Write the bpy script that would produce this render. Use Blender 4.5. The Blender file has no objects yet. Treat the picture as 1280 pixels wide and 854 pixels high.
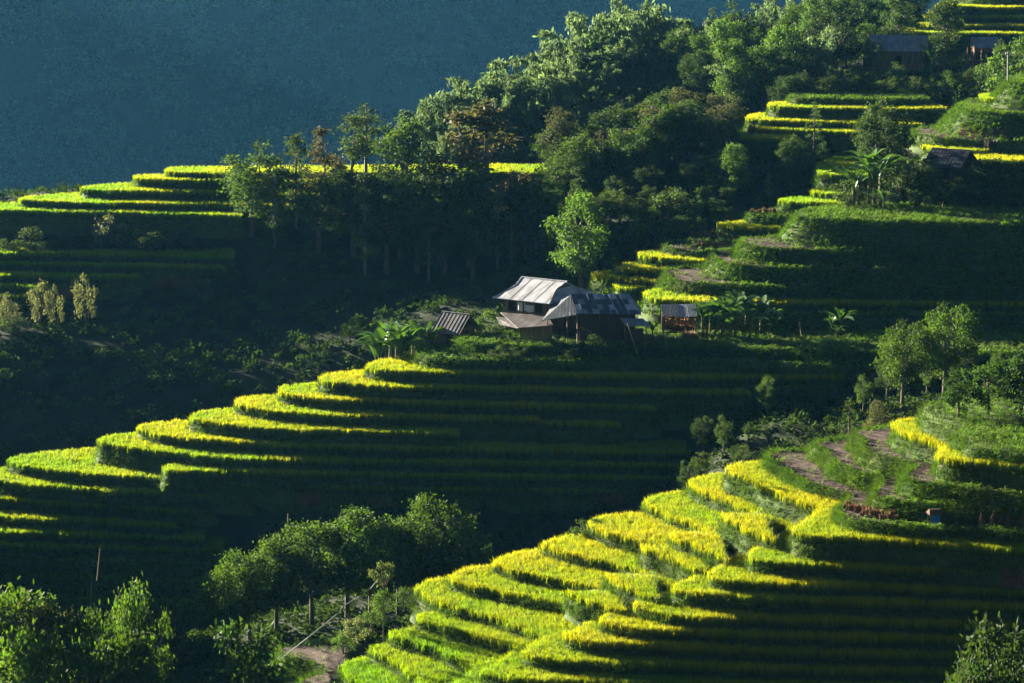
import bpy, math, random
import numpy as np
from mathutils import Vector, geometry, noise

SC = bpy.context.scene
COL = SC.collection
R = math.radians

# ---------------------------------------------------------------- camera, sky, sun, exposure
F_PX, PITCH = 2887.0, R(10.56)            # focal length in pixels of the 1280 px wide photo
cam_data = bpy.data.cameras.new('camera')
cam_data.sensor_width = 36.0
cam_data.lens = 36.0 * F_PX / 1280.0
cam_data.clip_start, cam_data.clip_end = 1.0, 6000.0
cam = bpy.data.objects.new('camera', cam_data)
COL.objects.link(cam)
cam.location = (0, 0, 0)
cam.rotation_euler = (R(90) - PITCH, 0, 0)
SC.camera = cam

SUN_AZ, SUN_EL = R(-53), R(13.0)          # azimuth from +Y, negative = to the left
world = bpy.data.worlds.new('World')
SC.world = world
world.use_nodes = True
wn = world.node_tree.nodes
bg = wn['Background']
sky = wn.new('ShaderNodeTexSky')
sky.sky_type = 'NISHITA'
sky.sun_disc = False
sky.sun_elevation = SUN_EL
sky.sun_rotation = SUN_AZ % (2 * math.pi)
sky.altitude = 900
sky.air_density = 0.16
sky.dust_density = 0.3
sky.ozone_density = 2.0
world.node_tree.links.new(sky.outputs[0], bg.inputs[0])
bg.inputs[1].default_value = 0.05
sun_data = bpy.data.lights.new('sun', 'SUN')
sun_data.energy = 5.0
sun_data.angle = R(0.5)
sun_data.color = (1.0, 0.90, 0.72)
sun = bpy.data.objects.new('sun', sun_data)
COL.objects.link(sun)
sdir = Vector((math.sin(SUN_AZ) * math.cos(SUN_EL), math.cos(SUN_AZ) * math.cos(SUN_EL), math.sin(SUN_EL)))
sun.rotation_euler = sdir.to_track_quat('Z', 'Y').to_euler()
SC.view_settings.view_transform = 'Standard'
SC.view_settings.look = 'None'
SC.view_settings.gamma = 1
SC.view_settings.exposure = 2.62
SC.view_settings.use_curve_mapping = False
SC.cycles.max_bounces = 5
SC.cycles.diffuse_bounces = 2
SC.cycles.transmission_bounces = 3
SC.cycles.glossy_bounces = 2
SC.cycles.volume_bounces = 0
SC.cycles.use_denoising = True

# ---------------------------------------------------------------- helpers
CP, SP = math.cos(PITCH), math.sin(PITCH)

def ray(px, py):
    u, v = px - 640.0, 427.0 - py
    dx, dy, dz = u, F_PX * CP + v * SP, -F_PX * SP + v * CP
    return dx / dy, dz / dy

def P(px, py, Y):
    a, b = ray(px, py)
    return (a * Y, Y, b * Y)

def Pz(px, py, z):
    a, b = ray(px, py)
    Y = z / b
    return (a * Y, Y, z)

def tag(o, label=None, cat=None, group=None, kind=None):
    if label: o['label'] = label
    if cat: o['category'] = cat
    if group: o['group'] = group
    if kind: o['kind'] = kind
    return o

def link(name, me, parent=None):
    o = bpy.data.objects.new(name, me)
    COL.objects.link(o)
    if parent: o.parent = parent
    return o

def empty(name, loc, rz=0.0, scale=1.0):
    o = bpy.data.objects.new(name, None)
    o.empty_display_size = 0.3
    COL.objects.link(o)
    o.location = loc
    o.rotation_euler = (0, 0, rz)
    o.scale = (scale,) * 3 if not isinstance(scale, tuple) else scale
    return o

def np_mesh(name, verts, faces, mats=(), col=None, midx=None, smooth=False):
    """faces: list of (k,n) int arrays (tri or quad blocks)"""
    me = bpy.data.meshes.new(name)
    verts = np.asarray(verts, np.float32)
    me.vertices.add(len(verts))
    me.vertices.foreach_set('co', verts.ravel())
    blocks = [np.asarray(f, np.int32) for f in faces if len(f)]
    loops = np.concatenate([b.ravel() for b in blocks])
    sizes = np.concatenate([np.full(len(b), b.shape[1], np.int32) for b in blocks])
    starts = np.concatenate([[0], np.cumsum(sizes)[:-1]]).astype(np.int32)
    me.loops.add(len(loops))
    me.loops.foreach_set('vertex_index', loops)
    me.polygons.add(len(sizes))
    me.polygons.foreach_set('loop_start', starts)
    for m in mats: me.materials.append(m)
    if midx is not None: me.polygons.foreach_set('material_index', np.asarray(midx, np.int32))
    if smooth: me.polygons.foreach_set('use_smooth', np.ones(len(sizes), bool))
    if col is not None:
        at = me.color_attributes.new('tint', 'FLOAT_COLOR', 'POINT')
        c4 = np.ones((len(verts), 4), np.float32); c4[:, :3] = col
        at.data.foreach_set('color', c4.ravel())
    me.update(calc_edges=True)
    me.validate()
    return me

class MB:
    """collects simple shapes, builds ONE mesh object"""
    def __init__(s): s.v, s.f, s.m = [], [], []
    def add(s, vs, fs, m=0):
        o = len(s.v); s.v += [tuple(v) for v in vs]; s.f += [tuple(i + o for i in f) for f in fs]; s.m += [m] * len(fs)
    def box(s, a, b, m=0):
        x0, y0, z0 = a; x1, y1, z1 = b
        s.add([(x0,y0,z0),(x1,y0,z0),(x1,y1,z0),(x0,y1,z0),(x0,y0,z1),(x1,y0,z1),(x1,y1,z1),(x0,y1,z1)],
              [(0,3,2,1),(4,5,6,7),(0,1,5,4),(1,2,6,5),(2,3,7,6),(3,0,4,7)], m)
    def hexa(s, bot, top, m=0):
        n = len(bot)
        s.add(list(bot) + list(top), [tuple(range(n))[::-1], tuple(range(n, 2*n))] + [(i, (i+1) % n, n + (i+1) % n, n + i) for i in range(n)], m)
    def slab(s, quad, t, m=0):
        """a sheet of thickness t hanging below a polygon"""
        s.hexa([(x, y, z - t) for x, y, z in quad], quad, m)
    def tube(s, pts, rad, n=6, m=0):
        pts = [Vector(p) for p in pts]
        if not hasattr(rad, '__len__'): rad = [rad] * len(pts)
        o = len(s.v)
        for i, p in enumerate(pts):
            d = (pts[min(i+1, len(pts)-1)] - pts[max(i-1, 0)]).normalized()
            a = d.cross(Vector((0, 1, 0.3)) if abs(d.y) < .9 else Vector((1, 0, 0))).normalized(); b = d.cross(a)
            for k in range(n):
                t = 2 * math.pi * k / n
                s.v.append(tuple(p + (a * math.cos(t) + b * math.sin(t)) * rad[i]))
        for i in range(len(pts) - 1):
            for k in range(n):
                s.f.append((o + i*n + k, o + i*n + (k+1) % n, o + (i+1)*n + (k+1) % n, o + (i+1)*n + k)); s.m.append(m)
        s.f.append(tuple(o + k for k in range(n))[::-1]); s.m.append(m)
        s.f.append(tuple(o + (len(pts)-1)*n + k for k in range(n))); s.m.append(m)
    def mesh(s, name, mats, smooth=False):
        me = bpy.data.meshes.new(name)
        me.from_pydata(s.v, [], s.f)
        for m in (mats if isinstance(mats, (list, tuple)) else [mats]): me.materials.append(m)
        me.polygons.foreach_set('material_index', s.m)
        if smooth: me.polygons.foreach_set('use_smooth', [True] * len(s.f))
        me.update()
        return me
    def build(s, name, mats, parent=None, smooth=False):
        return link(name, s.mesh(name, mats, smooth), parent)

# ---------------------------------------------------------------- materials
def nodes_of(name):
    m = bpy.data.materials.new(name); m.use_nodes = True
    nt = m.node_tree
    return m, nt, nt.nodes['Principled BSDF'], nt.nodes['Material Output']

def leaf_mat(name, trans=0.36, rough=0.65, tcol=(1.25, 1.35, 0.5), rnd=0.25, spec=0.09):
    """foliage: the leaf colour is the mesh's tint, varied per plant"""
    m, nt, pb, out = nodes_of(name)
    at = nt.nodes.new('ShaderNodeAttribute'); at.attribute_name = 'tint'
    oi = nt.nodes.new('ShaderNodeObjectInfo')
    mr = nt.nodes.new('ShaderNodeMapRange'); mr.inputs[3].default_value = 1 - rnd; mr.inputs[4].default_value = 1 + rnd
    nt.links.new(oi.outputs['Random'], mr.inputs[0])
    mul = nt.nodes.new('ShaderNodeVectorMath'); mul.operation = 'SCALE'
    nt.links.new(at.outputs['Color'], mul.inputs[0]); nt.links.new(mr.outputs[0], mul.inputs['Scale'])
    nt.links.new(mul.outputs[0], pb.inputs['Base Color'])
    pb.inputs['Roughness'].default_value = rough
    pb.inputs['Specular IOR Level'].default_value = spec
    tr = nt.nodes.new('ShaderNodeBsdfTranslucent')
    m2 = nt.nodes.new('ShaderNodeVectorMath'); m2.operation = 'MULTIPLY'; m2.inputs[1].default_value = tcol
    nt.links.new(mul.outputs[0], m2.inputs[0]); nt.links.new(m2.outputs[0], tr.inputs[0])
    mx = nt.nodes.new('ShaderNodeMixShader'); mx.inputs[0].default_value = trans
    nt.links.new(pb.outputs[0], mx.inputs[1]); nt.links.new(tr.outputs[0], mx.inputs[2])
    nt.links.new(mx.outputs[0], out.inputs[0])
    return m

def noise_mat(name, stops, scale=1.0, rough=0.9, bump=0.0, detail=6.0, stretch=(1, 1, 1), spec=0.2):
    m, nt, pb, out = nodes_of(name)
    tc = nt.nodes.new('ShaderNodeTexCoord'); mp = nt.nodes.new('ShaderNodeMapping'); mp.inputs['Scale'].default_value = stretch
    nz = nt.nodes.new('ShaderNodeTexNoise'); nz.inputs['Scale'].default_value = scale; nz.inputs['Detail'].default_value = detail
    cr = nt.nodes.new('ShaderNodeValToRGB')
    e = cr.color_ramp.elements
    while len(e) < len(stops): e.new(0.5)
    for i, (p, c) in enumerate(stops): e[i].position = p; e[i].color = (*c, 1)
    nt.links.new(tc.outputs['Object'], mp.inputs[0]); nt.links.new(mp.outputs[0], nz.inputs['Vector'])
    nt.links.new(nz.outputs[0], cr.inputs[0]); nt.links.new(cr.outputs[0], pb.inputs['Base Color'])
    pb.inputs['Roughness'].default_value = rough; pb.inputs['Specular IOR Level'].default_value = spec
    if bump:
        b = nt.nodes.new('ShaderNodeBump'); b.inputs['Strength'].default_value = bump; b.inputs['Distance'].default_value = 0.3
        nt.links.new(nz.outputs[0], b.inputs['Height']); nt.links.new(b.outputs[0], pb.inputs['Normal'])
    return m

M = {}
M['leaf'] = leaf_mat('leaf')
M['bambooleaf'] = leaf_mat('bamboo_leaf', trans=0.45, tcol=(1.3, 1.35, .75))
M['rice'] = leaf_mat('rice_leaf', trans=0.5, rough=0.6, tcol=(1.3, 1.25, 0.35), rnd=0.0, spec=0.2)
M['grass'] = leaf_mat('grass_leaf', trans=0.38, rough=0.6, rnd=0.0, spec=0.2)
M['banana'] = leaf_mat('banana_leaf', trans=0.3, rough=0.38, tcol=(1.5, 1.6, 0.45), rnd=0.25, spec=0.5)
M['far'] = leaf_mat('far_leaf', trans=0.25, rough=.9, rnd=0.0, spec=0.0)
M['bank'] = noise_mat('bank_earth', [(0.3, (.035, .05, .014)), (0.5, (.05, .085, .018)), (0.72, (.085, .10, .03))], 0.9, bump=0.5)
M['mud'] = noise_mat('rice_floor', [(0.35, (.045, .06, .015)), (0.7, (.08, .10, .02))], 1.5)
M['soil'] = noise_mat('ploughed_soil', [(0.35, (.020, .012, .009)), (0.52, (.036, .022, .016)), (0.72, (.062, .041, .028))], 1.6, bump=1.0, detail=12)
M['turf'] = noise_mat('turf', [(0.35, (.05, .08, .02)), (0.7, (.10, .14, .03))], 1.2, bump=0.4)
M['hill'] = noise_mat('hill_floor', [(0.35, (.018, .026, .012)), (0.6, (.03, .045, .016)), (0.8, (.05, .05, .025))], 0.35, bump=0.5)
M['redearth'] = noise_mat('red_earth', [(0.35, (.07, .035, .022)), (0.6, (.13, .065, .04)), (0.8, (.06, .06, .025))], 0.9, bump=0.5)
M['bark'] = noise_mat('bark', [(0.3, (.07, .055, .04)), (0.7, (.17, .14, .11))], 3.0, stretch=(1, 1, .25), bump=0.4)
M['palebark'] = noise_mat('pale_bark', [(0.3, (.12, .11, .09)), (0.7, (.26, .24, .2))], 3.0, stretch=(1, 1, .25))
M['bamboo'] = noise_mat('bamboo_culm', [(0.3, (.12, .14, .05)), (0.7, (.25, .24, .10))], 4.0)
M['dryculm'] = noise_mat('dry_bamboo', [(0.3, (.28, .22, .13)), (0.7, (.45, .37, .24))], 4.0, stretch=(1, 1, .3))
M['stem'] = noise_mat('banana_stem', [(0.3, (.09, .10, .03)), (0.7, (.18, .15, .07))], 4.0, stretch=(1, 1, .3))
M['wood'] = noise_mat('weathered_boards', [(0.3, (.13, .08, .05)), (0.55, (.22, .145, .09)), (0.75, (.32, .23, .155))], 2.0, stretch=(3, 3, .25), bump=0.4)
M['darkwood'] = noise_mat('dark_boards', [(0.3, (.035, .026, .02)), (0.7, (.09, .065, .045))], 2.0, stretch=(3, 3, .25), bump=0.4)
M['clay'] = noise_mat('clay_wall', [(0.3, (.16, .10, .065)), (0.7, (.27, .18, .12))], 1.5, bump=0.3)
M['opening'] = noise_mat('dark_opening', [(0.3, (.010, .009, .008)), (0.7, (.02, .018, .015))], 2.0)
M['cloth'] = noise_mat('white_cloth', [(0.3, (.62, .62, .62)), (0.7, (.78, .78, .77))], 3.0, bump=0.3)
M['bluetarp'] = noise_mat('blue_tarp', [(0.3, (.02, .12, .55)), (0.7, (.04, .2, .72))], 3.0, rough=0.5)
M['thatch'] = noise_mat('thatch', [(0.3, (.08, .055, .03)), (0.7, (.16, .11, .065))], 6.0, stretch=(3, 3, .4), bump=0.6)
M['straw'] = leaf_mat('dry_straw', trans=0.15, tcol=(1.1, 1.0, .8), rnd=0.2, spec=0.15)
M['concrete'] = noise_mat('concrete', [(0.3, (.26, .26, .25)), (0.7, (.38, .38, .36))], 5.0)
M['black'] = noise_mat('black_plastic', [(0.3, (.012, .012, .013)), (0.7, (.025, .025, .026))], 3.0, rough=0.5)
M['wire'] = noise_mat('grey_pipe', [(0.3, (.34, .34, .33)), (0.7, (.46, .46, .45))], 4.0, rough=0.5)

def roof_mat(name, c0, c1, c2, rough=0.55, metal=0.0):
    """corrugated sheets: fine ribs in the bump, stains in the colour"""
    m, nt, pb, out = nodes_of(name)
    tc = nt.nodes.new('ShaderNodeTexCoord')
    mp = nt.nodes.new('ShaderNodeMapping'); mp.inputs['Scale'].default_value = (1.2, .5, .5)
    nz = nt.nodes.new('ShaderNodeTexNoise'); nz.inputs['Scale'].default_value = 1.3; nz.inputs['Detail'].default_value = 8
    cr = nt.nodes.new('ShaderNodeValToRGB'); e = cr.color_ramp.elements; e.new(.5)
    for i, (p, c) in enumerate([(.32, c0), (.5, c1), (.68, c2)]): e[i].position = p; e[i].color = (*c, 1)
    wv = nt.nodes.new('ShaderNodeTexWave'); wv.bands_direction = 'X'; wv.inputs['Scale'].default_value = 2.2; wv.inputs['Distortion'].default_value = 0.2
    b = nt.nodes.new('ShaderNodeBump'); b.inputs['Strength'].default_value = 0.3; b.inputs['Distance'].default_value = 0.04
    L = nt.links.new
    L(tc.outputs['Object'], mp.inputs[0]); L(mp.outputs[0], nz.inputs['Vector']); L(nz.outputs[0], cr.inputs[0]); L(cr.outputs[0], pb.inputs['Base Color'])
    L(tc.outputs['Object'], wv.inputs['Vector']); L(wv.outputs['Fac'], b.inputs['Height']); L(b.outputs[0], pb.inputs['Normal'])
    pb.inputs['Roughness'].default_value = rough; pb.inputs['Metallic'].default_value = metal
    return m
M['roof_pale'] = roof_mat('pale_roof_sheet', (.30, .285, .27), (.46, .47, .49), (.60, .61, .62))
M['roof_mid'] = roof_mat('grey_roof_sheet', (.16, .19, .21), (.24, .27, .29), (.33, .35, .36))
M['roof_dark'] = roof_mat('dark_roof_sheet', (.045, .06, .075), (.07, .085, .10), (.11, .125, .13))
M['roof_rust'] = roof_mat('brown_roof_sheet', (.07, .06, .055), (.125, .11, .10), (.21, .19, .175))
M['roof_black'] = roof_mat('black_roof_sheet', (.012, .013, .02), (.022, .024, .032), (.04, .042, .05))

# ---------------------------------------------------------------- terraces (edges traced on the hillside)
# zone, crop, ripeness, reference (px, py, distance), edge from the far side of the nose round its tip to the right
TER = []
def T(zone, crop, ripe, ref, pts, back=4.0, drop=2.2, slope=.33):
    TER.append(dict(zone=zone, crop=crop, ripe=ripe, ref=ref, pts=pts, back=back, drop=drop, slope=slope))

N = 'near'
T(N, 'turf', 0, (1220, 556, 155.6), [(1200,500),(1170,503),(1151,508),(1156,522),(1180,538),(1205,548),(1212,556),(1240,560),(1280,566),(1330,570)], drop=2.6, slope=.45)
T(N, 'rice', 1.0, (1200, 571, 154.6), [(1160,519),(1135,520),(1115,524),(1121,531),(1139,540),(1165,548),(1181,553),(1175,563),(1180,569),(1200,571),(1240,574),(1280,578),(1330,582)], drop=2.8)
T(N, 'soil', 0, (1200, 606, 153.4), [(1115,533),(1085,536),(1066,540),(1083,547),(1080,558),(1101,567),(1125,573),(1141,577),(1147,583),(1134,591),(1137,597),(1169,602),(1200,606),(1280,615),(1330,619)], drop=2.6, slope=.5)
T(N, 'soil', 0, (1200, 631, 152.6), [(1068,546),(1040,550),(1014,554),(1028,558),(1038,565),(1045,577),(1069,588),(1090,592),(1106,595),(1108,602),(1092,614),(1099,621),(1146,626),(1200,631),(1280,637),(1330,640)], drop=2.4, slope=.5)
T(N, 'soil', 0, (1145, 656, 151.3), [(1005,562),(975,563),(957,566),(970,577),(982,588),(1005,600),(1041,610),(1064,617),(1066,625),(1050,637),(1056,645),(1071,650),(1145,656),(1210,659),(1280,663),(1330,665)], drop=2.0, slope=.5)
Tlines = [
 (1.0, (1100, 669, 150.5), [(950,573),(928,575),(910,580),(914,586),(935,592),(970,610),(1000,622),(1024,628),(1029,633),(1010,645),(990,656),(1000,663),(1064,666),(1134,671),(1181,675),(1280,683),(1330,687)]),
 (1.0, (1100, 705, 149.3), [(903,588),(880,592),(862,597),(864,603),(878,610),(899,617),(925,628),(958,642),(988,654),(985,660),(955,676),(932,690),(945,694),(980,697),(1050,702),(1106,705),(1280,712),(1330,715)]),
 (1.0, (1100, 729, 148.2), [(850,611),(826,614),(805,621),(810,627),(831,635),(841,643),(868,650),(899,664),(925,673),(940,677),(930,687),(905,700),(884,713),(890,716),(911,719),(946,722),(1013,725),(1280,735),(1330,737)]),
 (1.0, (1100, 748, 147.2), [(790,638),(760,640),(738,647),(740,652),(754,661),(777,666),(812,673),(845,680),(870,687),(898,696),(890,704),(865,718),(843,731),(852,735),(911,739),(955,742),(1280,754),(1330,756)]),
 (1.0, (1100, 772, 146.2), [(738,662),(702,667),(677,675),(682,680),(712,687),(752,696),(787,704),(811,713),(834,724),(844,729),(835,735),(812,743),(793,751),(799,755),(823,761),(858,765),(900,766),(980,769),(1280,776),(1330,777)]),
 (.95, (1100, 792, 145.2), [(670,683),(640,688),(619,696),(620,700),(647,709),(682,716),(729,725),(764,735),(787,741),(797,744),(788,750),(768,760),(749,769),(752,773),(787,779),(834,782),(900,785),(980,789),(1280,795),(1330,797)]),
 (.9, (1100, 812, 144.3), [(612,703),(585,707),(565,715),(568,722),(599,729),(634,735),(670,742),(705,749),(735,757),(750,765),(745,771),(727,780),(707,789),(710,793),(741,797),(787,799),(900,806),(980,809),(1280,816),(1330,818)]),
 (.8, (1100, 833, 143.4), [(566,718),(538,722),(522,728),(530,739),(550,748),(576,755),(611,764),(646,776),(681,789),(676,797),(655,809),(658,813),(694,819),(750,822),(900,827),(980,831),(1191,834),(1330,836)]),
 (.55, (900, 850, 143.0), [(550,762),(532,763),(519,766),(522,770),(552,777),(587,786),(623,798),(655,803),(640,815),(602,834),(605,838),(647,843),(694,845),(900,850),(1330,856)]),
 (.4, (600, 857, 144.2), [(520,781),(500,783),(489,786),(491,790),(529,799),(564,813),(587,825),(594,833),(575,845),(558,853),(575,858),(650,862),(900,870),(1330,876)]),
 (.3, (531, 851, 147.6), [(500,800),(480,802),(466,806),(470,811),(505,827),(531,851),(525,865),(600,885),(900,892),(1330,898)]),
 (.3, (461, 853, 149.6), [(460,818),(440,821),(426,827),(430,837),(461,853),(480,872),(520,900),(900,915),(1330,920)]),
]
for rp, ref, pts in Tlines: T(N, 'rice', rp, ref, pts, drop=2.0)
# short strips between the long edges on the sunlit flank; each takes a height between its neighbours
def between(a, b, t, ripe, pts):
    TER.append(dict(zone=N, crop='rice', ripe=ripe, ref=None, mix=(a, b, t), pts=pts, back=2.0, drop=1.4, slope=.33))
between(6, 7, .5, 1.0, [(903,638),(908,644),(930,653),(950,664),(966,668)])
between(7, 8, .5, 1.0, [(842,662),(848,669),(870,676),(890,686),(908,693)])
between(8, 9, .45, 1.0, [(805,678),(812,684),(840,692),(862,702),(884,709)])
between(9, 10, .5, 1.0, [(760,714),(766,721),(790,729),(806,737),(822,740)])
between(10, 11, .5, .9, [(714,735),(720,741),(745,748),(762,755),(778,757)])
T(N, 'soil', 0, (392, 826, 156.5), [(432,800),(395,803),(352,807),(354,818),(367,818),(392,826),(414,836),(378,850),(365,862),(420,880)], drop=2.5)

B = 'mid'
T(B, 'turf', 0, (750, 451, 222.0), [(600,425),(560,428),(535,431),(520,437),(526,446),(547,447),(631,449.5),(750,451),(914,453),(1010,455),(1120,457),(1300,450)], back=8, drop=2.2)
T(B, 'turf', 0, (750, 431, 224.8), [(640,415),(600,418),(566,422),(580,427),(650,430),(750,431),(900,432),(1010,436),(1120,440),(1300,440)], back=6, drop=2.0, slope=.8)
Mlines = [
 (1.0, (700, 464.5, 220.5), [(522,440),(490,444),(468,448),(460,453),(461,456),(484,459),(550,461),(641,463),(750,466),(933,468),(1050,467)]),
 (1.0, (700, 483, 219.0), [(462,460),(430,462),(410,464),(402,469),(403,473),(437,476),(484,479),(550,480.5),(652,482),(750,485),(935,487)]),
 (1.0, (700, 503, 217.5), [(405,475),(375,477),(355,479),(348,483),(351,488),(391,494),(480,497.5),(550,500.5),(650,502.5),(800,504.5),(820,506)]),
 (.95, (650, 520.5, 216.0), [(348,490),(320,492),(300,494),(294.5,498),(297,502),(332,509),(391,514),(480,516),(550,518),(671,521)]),
 (.9, (550, 537, 214.7), [(298,505),(268,509),(248,512),(241,517),(244,521),(300,529),(379,533),(480,535.5),(573,539)]),
 (.75, (550, 558, 213.0), [(241,523),(205,525),(182,527),(172,531),(175,535),(211,542),(250,545),(300,549),(391,554),(550,557.5),(700,559.5),(860,562)]),
 (.55, (550, 574.5, 211.6), [(172,538),(150,540),(132,542),(123,546.5),(127,550),(164,555),(211,562),(300,569),(400,572),(550,574.5),(800,577),(867,578)]),
 (.5, (550, 591, 210.3), [(240,575),(215,577),(204,580),(206,585),(250,584),(300,586),(400,588),(550,591),(800,593),(840,594)]),
 (.4, (59, 583, 217.6), [(120,558),(70,561),(30,565),(11,570),(13,575),(59,583),(117,589),(199,593),(211,596),(300,601),(508,607),(650,608),(760,609)]),
 (.4, (47, 603, 215.6), [(20,578),(0,582),(-18,590),(-12,595),(0,597),(47,603),(122,608),(162,611),(260,616)]),
 (.35, (98, 627, 213.6), [(-30,597),(-45,608),(-40,616),(0,619.5),(98,627),(150,630),(240,636)]),
 (.3, (77, 646.5, 212.0), [(-60,622),(-80,632),(0,642),(77,646.5),(218,653.5)]),
 (.3, (61, 663, 210.5), [(-80,640),(-100,652),(0,660.5),(61,663),(253,670)]),
 (.3, (70, 679, 209.2), [(-90,655),(-110,668),(0,677),(70,679),(276,684)]),
 (.1, (100, 701, 207.6), [(-90,675),(-110,690),(0,697),(100,701),(310,706)]),
 (.1, (100, 725, 205.8), [(-90,700),(-110,714),(0,720),(100,725),(290,730)]),
 (.1, (100, 752, 203.6), [(-90,725),(-110,740),(0,748),(100,752),(270,757)]),
]
for i, (rp, ref, pts) in enumerate(Mlines): T(B, 'rice' if i < 14 else 'turf', rp, ref, pts, drop=2.4)
T(B, 'rice', .7, (720, 525.5, 215.6), [(672,523),(674,524),(720,525.5),(772,527.5)], back=2)
T(B, 'turf', .2, (870, 507, 217.3), [(819,504),(821,506),(870,507),(935,508)], back=2)

C = 'right'
T(C, 'turf', 0, (1000, 393, 233.5), [(868,386),(870,392),(930,393),(1000,393),(1150,394),(1320,395)], drop=3.0)
Clines = [
 ('rice', .9, (980, 373.5, 235.5), [(840,357),(815,359),(806,363),(812,370),(880,373),(980,374),(1100,375),(1165,375.5),(1320,376)], 2.4),
 ('soil', 0, (980, 356, 238.0), [(862,334),(842,335),(831,338),(840,346),(859,352),(930,355),(1030,357),(1226,359),(1320,360)], 2.6, .7),
 ('soil', 0, (980, 332, 240.5), [(925,311),(905,312),(893,315),(897,323),(908,329),(976,332),(1046,333.5),(1181,336),(1320,337)], 2.8, .7),
 ('soil', 0, (980, 309.5, 243.0), [(955,296),(938,297),(925,300),(934,306),(955,308.5),(1030,310),(1142,312),(1198,314),(1320,316)], 2.8, .7),
 ('turf', 0, (1027, 271.5, 246.5), [(1040,258),(1012,260),(996,265),(1002,270),(1027,272.5),(1102,275),(1198,277),(1320,278)], 3.6, .75),
 ('rice', .1, (1240, 298, 244.2), [(1195,296),(1197,299),(1240,298.5),(1320,298)], 2.2),
 ('rice', .1, (1240, 320, 241.8), [(1171,318),(1173,321),(1240,320.5),(1320,320.5)], 2.2),
 ('rice', .1, (1260, 344, 239.4), [(1219,341),(1221,345),(1260,344.5),(1320,345)], 2.2),
 ('rice', .1, (1240, 367, 236.8), [(1163,364),(1165,367.5),(1240,367),(1320,367)], 2.2),
 # sunlit steps left of the soil fields
 ('rice', 1., (800, 356, 252.5), [(770,352),(777,357),(800,357),(824,353),(850,352)], 2.0),
 ('rice', 1., (780, 345, 255.0), [(770,335),(750,337),(738,339.5),(744,342),(780,345),(819,349),(850,349)], 2.0),
 ('rice', 1., (800, 333, 256.5), [(800,325),(780,326),(771,328),(772,332),(800,334),(831,336),(870,333)], 2.0),
 ('rice', .9, (840, 319, 258.0), [(830,309),(810,311),(800,313),(803,317),(840,320),(882,323),(910,320)], 2.0),
 ('soil', 0, (860, 310, 259.5), [(850,302),(835,303),(826,306),(842,310),(885,313),(930,311)], 1.8),
 ('soil', 0, (890, 300, 261.0), [(880,294),(868,295),(860,297.5),(880,300),(917,301),(960,299)], 1.8),
 ('rice', .9, (940, 281, 262.5), [(925,274),(908,275),(901,277),(904,280),(940,281.5),(976,283),(1010,282)], 2.0),
 ('turf', 0, (960, 270, 264.0), [(955,264),(940,265),(933,268),(960,270),(988,271),(1020,270)], 1.8),
 ('rice', .4, (1010, 249, 266.0), [(1000,243),(980,245),(974,247),(980,249),(1010,250),(1048,251),(1080,250)], 2.4),
 ('rice', .4, (1030, 239, 268.0), [(1035,233),(1020,234),(1014,236.5),(1030,239),(1048,240.5),(1090,240)], 2.0),
 ('rice', .5, (1045, 215, 272.0), [(1050,193),(1035,195),(1024,203),(1022,212),(1045,215),(1070,216),(1090,214)], 2.4),
 # upper steps behind the trees
 ('rice', .9, (960, 168, 300.0), [(940,162),(905,164),(884,168),(900,170),(945,170),(1000,172)], 2.2),
 ('rice', .9, (990, 158, 304.0), [(970,153),(945,154),(934,156),(940,158.5),(993,159),(1067,162),(1110,163)], 2.2),
 ('rice', .9, (990, 147, 306.5), [(975,138),(950,139),(935,142),(938,147),(993,148),(1090,151),(1150,152)], 2.2),
 ('rice', .9, (1000, 130, 309.0), [(1000,124),(975,125),(960,127.5),(964,130),(1000,131),(1047,132),(1139,133),(1180,132)], 2.2),
 ('turf', 0, (1030, 122, 311.5), [(1030,114),(1005,115),(986,118),(990,122),(1030,123),(1090,124),(1160,123)], 2.4),
 # grassy mound with steps at the right edge
 ('rice', .9, (1240, 196, 273.0), [(1230,190),(1215,192),(1212,195),(1240,197),(1290,198),(1330,198)], 2.2),
 ('rice', .8, (1185, 183, 280.0), [(1175,176),(1160,178),(1155,181),(1185,184),(1214,185),(1240,184)], 2.2),
 ('soil', 0, (1190, 170, 284.0), [(1170,158),(1150,159),(1138,163),(1160,170),(1200,173),(1330,176)], 2.2),
 ('rice', .7, (1250, 136, 289.5), [(1240,131),(1222,132),(1216,134),(1225,137),(1250,137),(1330,139)], 2.2),
 ('rice', .6, (1250, 120, 292.5), [(1260,113),(1236,114),(1224,117),(1232,120.5),(1250,121),(1330,123)], 2.2),
 ('turf', 0, (1275, 99, 295.5), [(1290,94),(1270,95),(1259,98),(1264,102),(1280,104),(1330,105)], 3.0, .9),
 # topmost steps
 ('rice', .8, (1160, 36, 372.0), [(1165,32),(1140,33),(1128,36),(1145,38),(1180,38),(1330,40)], 3.0),
 ('rice', .8, (1200, 28, 374.5), [(1175,20),(1155,23),(1146,27),(1155,30),(1200,29),(1330,31)], 3.0),
 ('rice', .9, (1240, 18, 377.0), [(1185,10),(1165,13),(1155,17),(1165,19),(1210,18.5),(1330,19)], 3.0),
 ('rice', .9, (1240, 6, 379.5), [(1200,-1),(1180,1),(1170,5),(1180,7),(1240,6.5),(1330,6)], 3.0),
 ('rice', .9, (1240, -8, 382.0), [(1220,-16),(1200,-14),(1190,-10),(1240,-8),(1330,-8)], 3.0),
]
for crop, rp, ref, pts, dr, *sl in Clines: T(C, crop, rp, ref, pts, drop=dr, back=4, slope=sl[0] if sl else .33)

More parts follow.
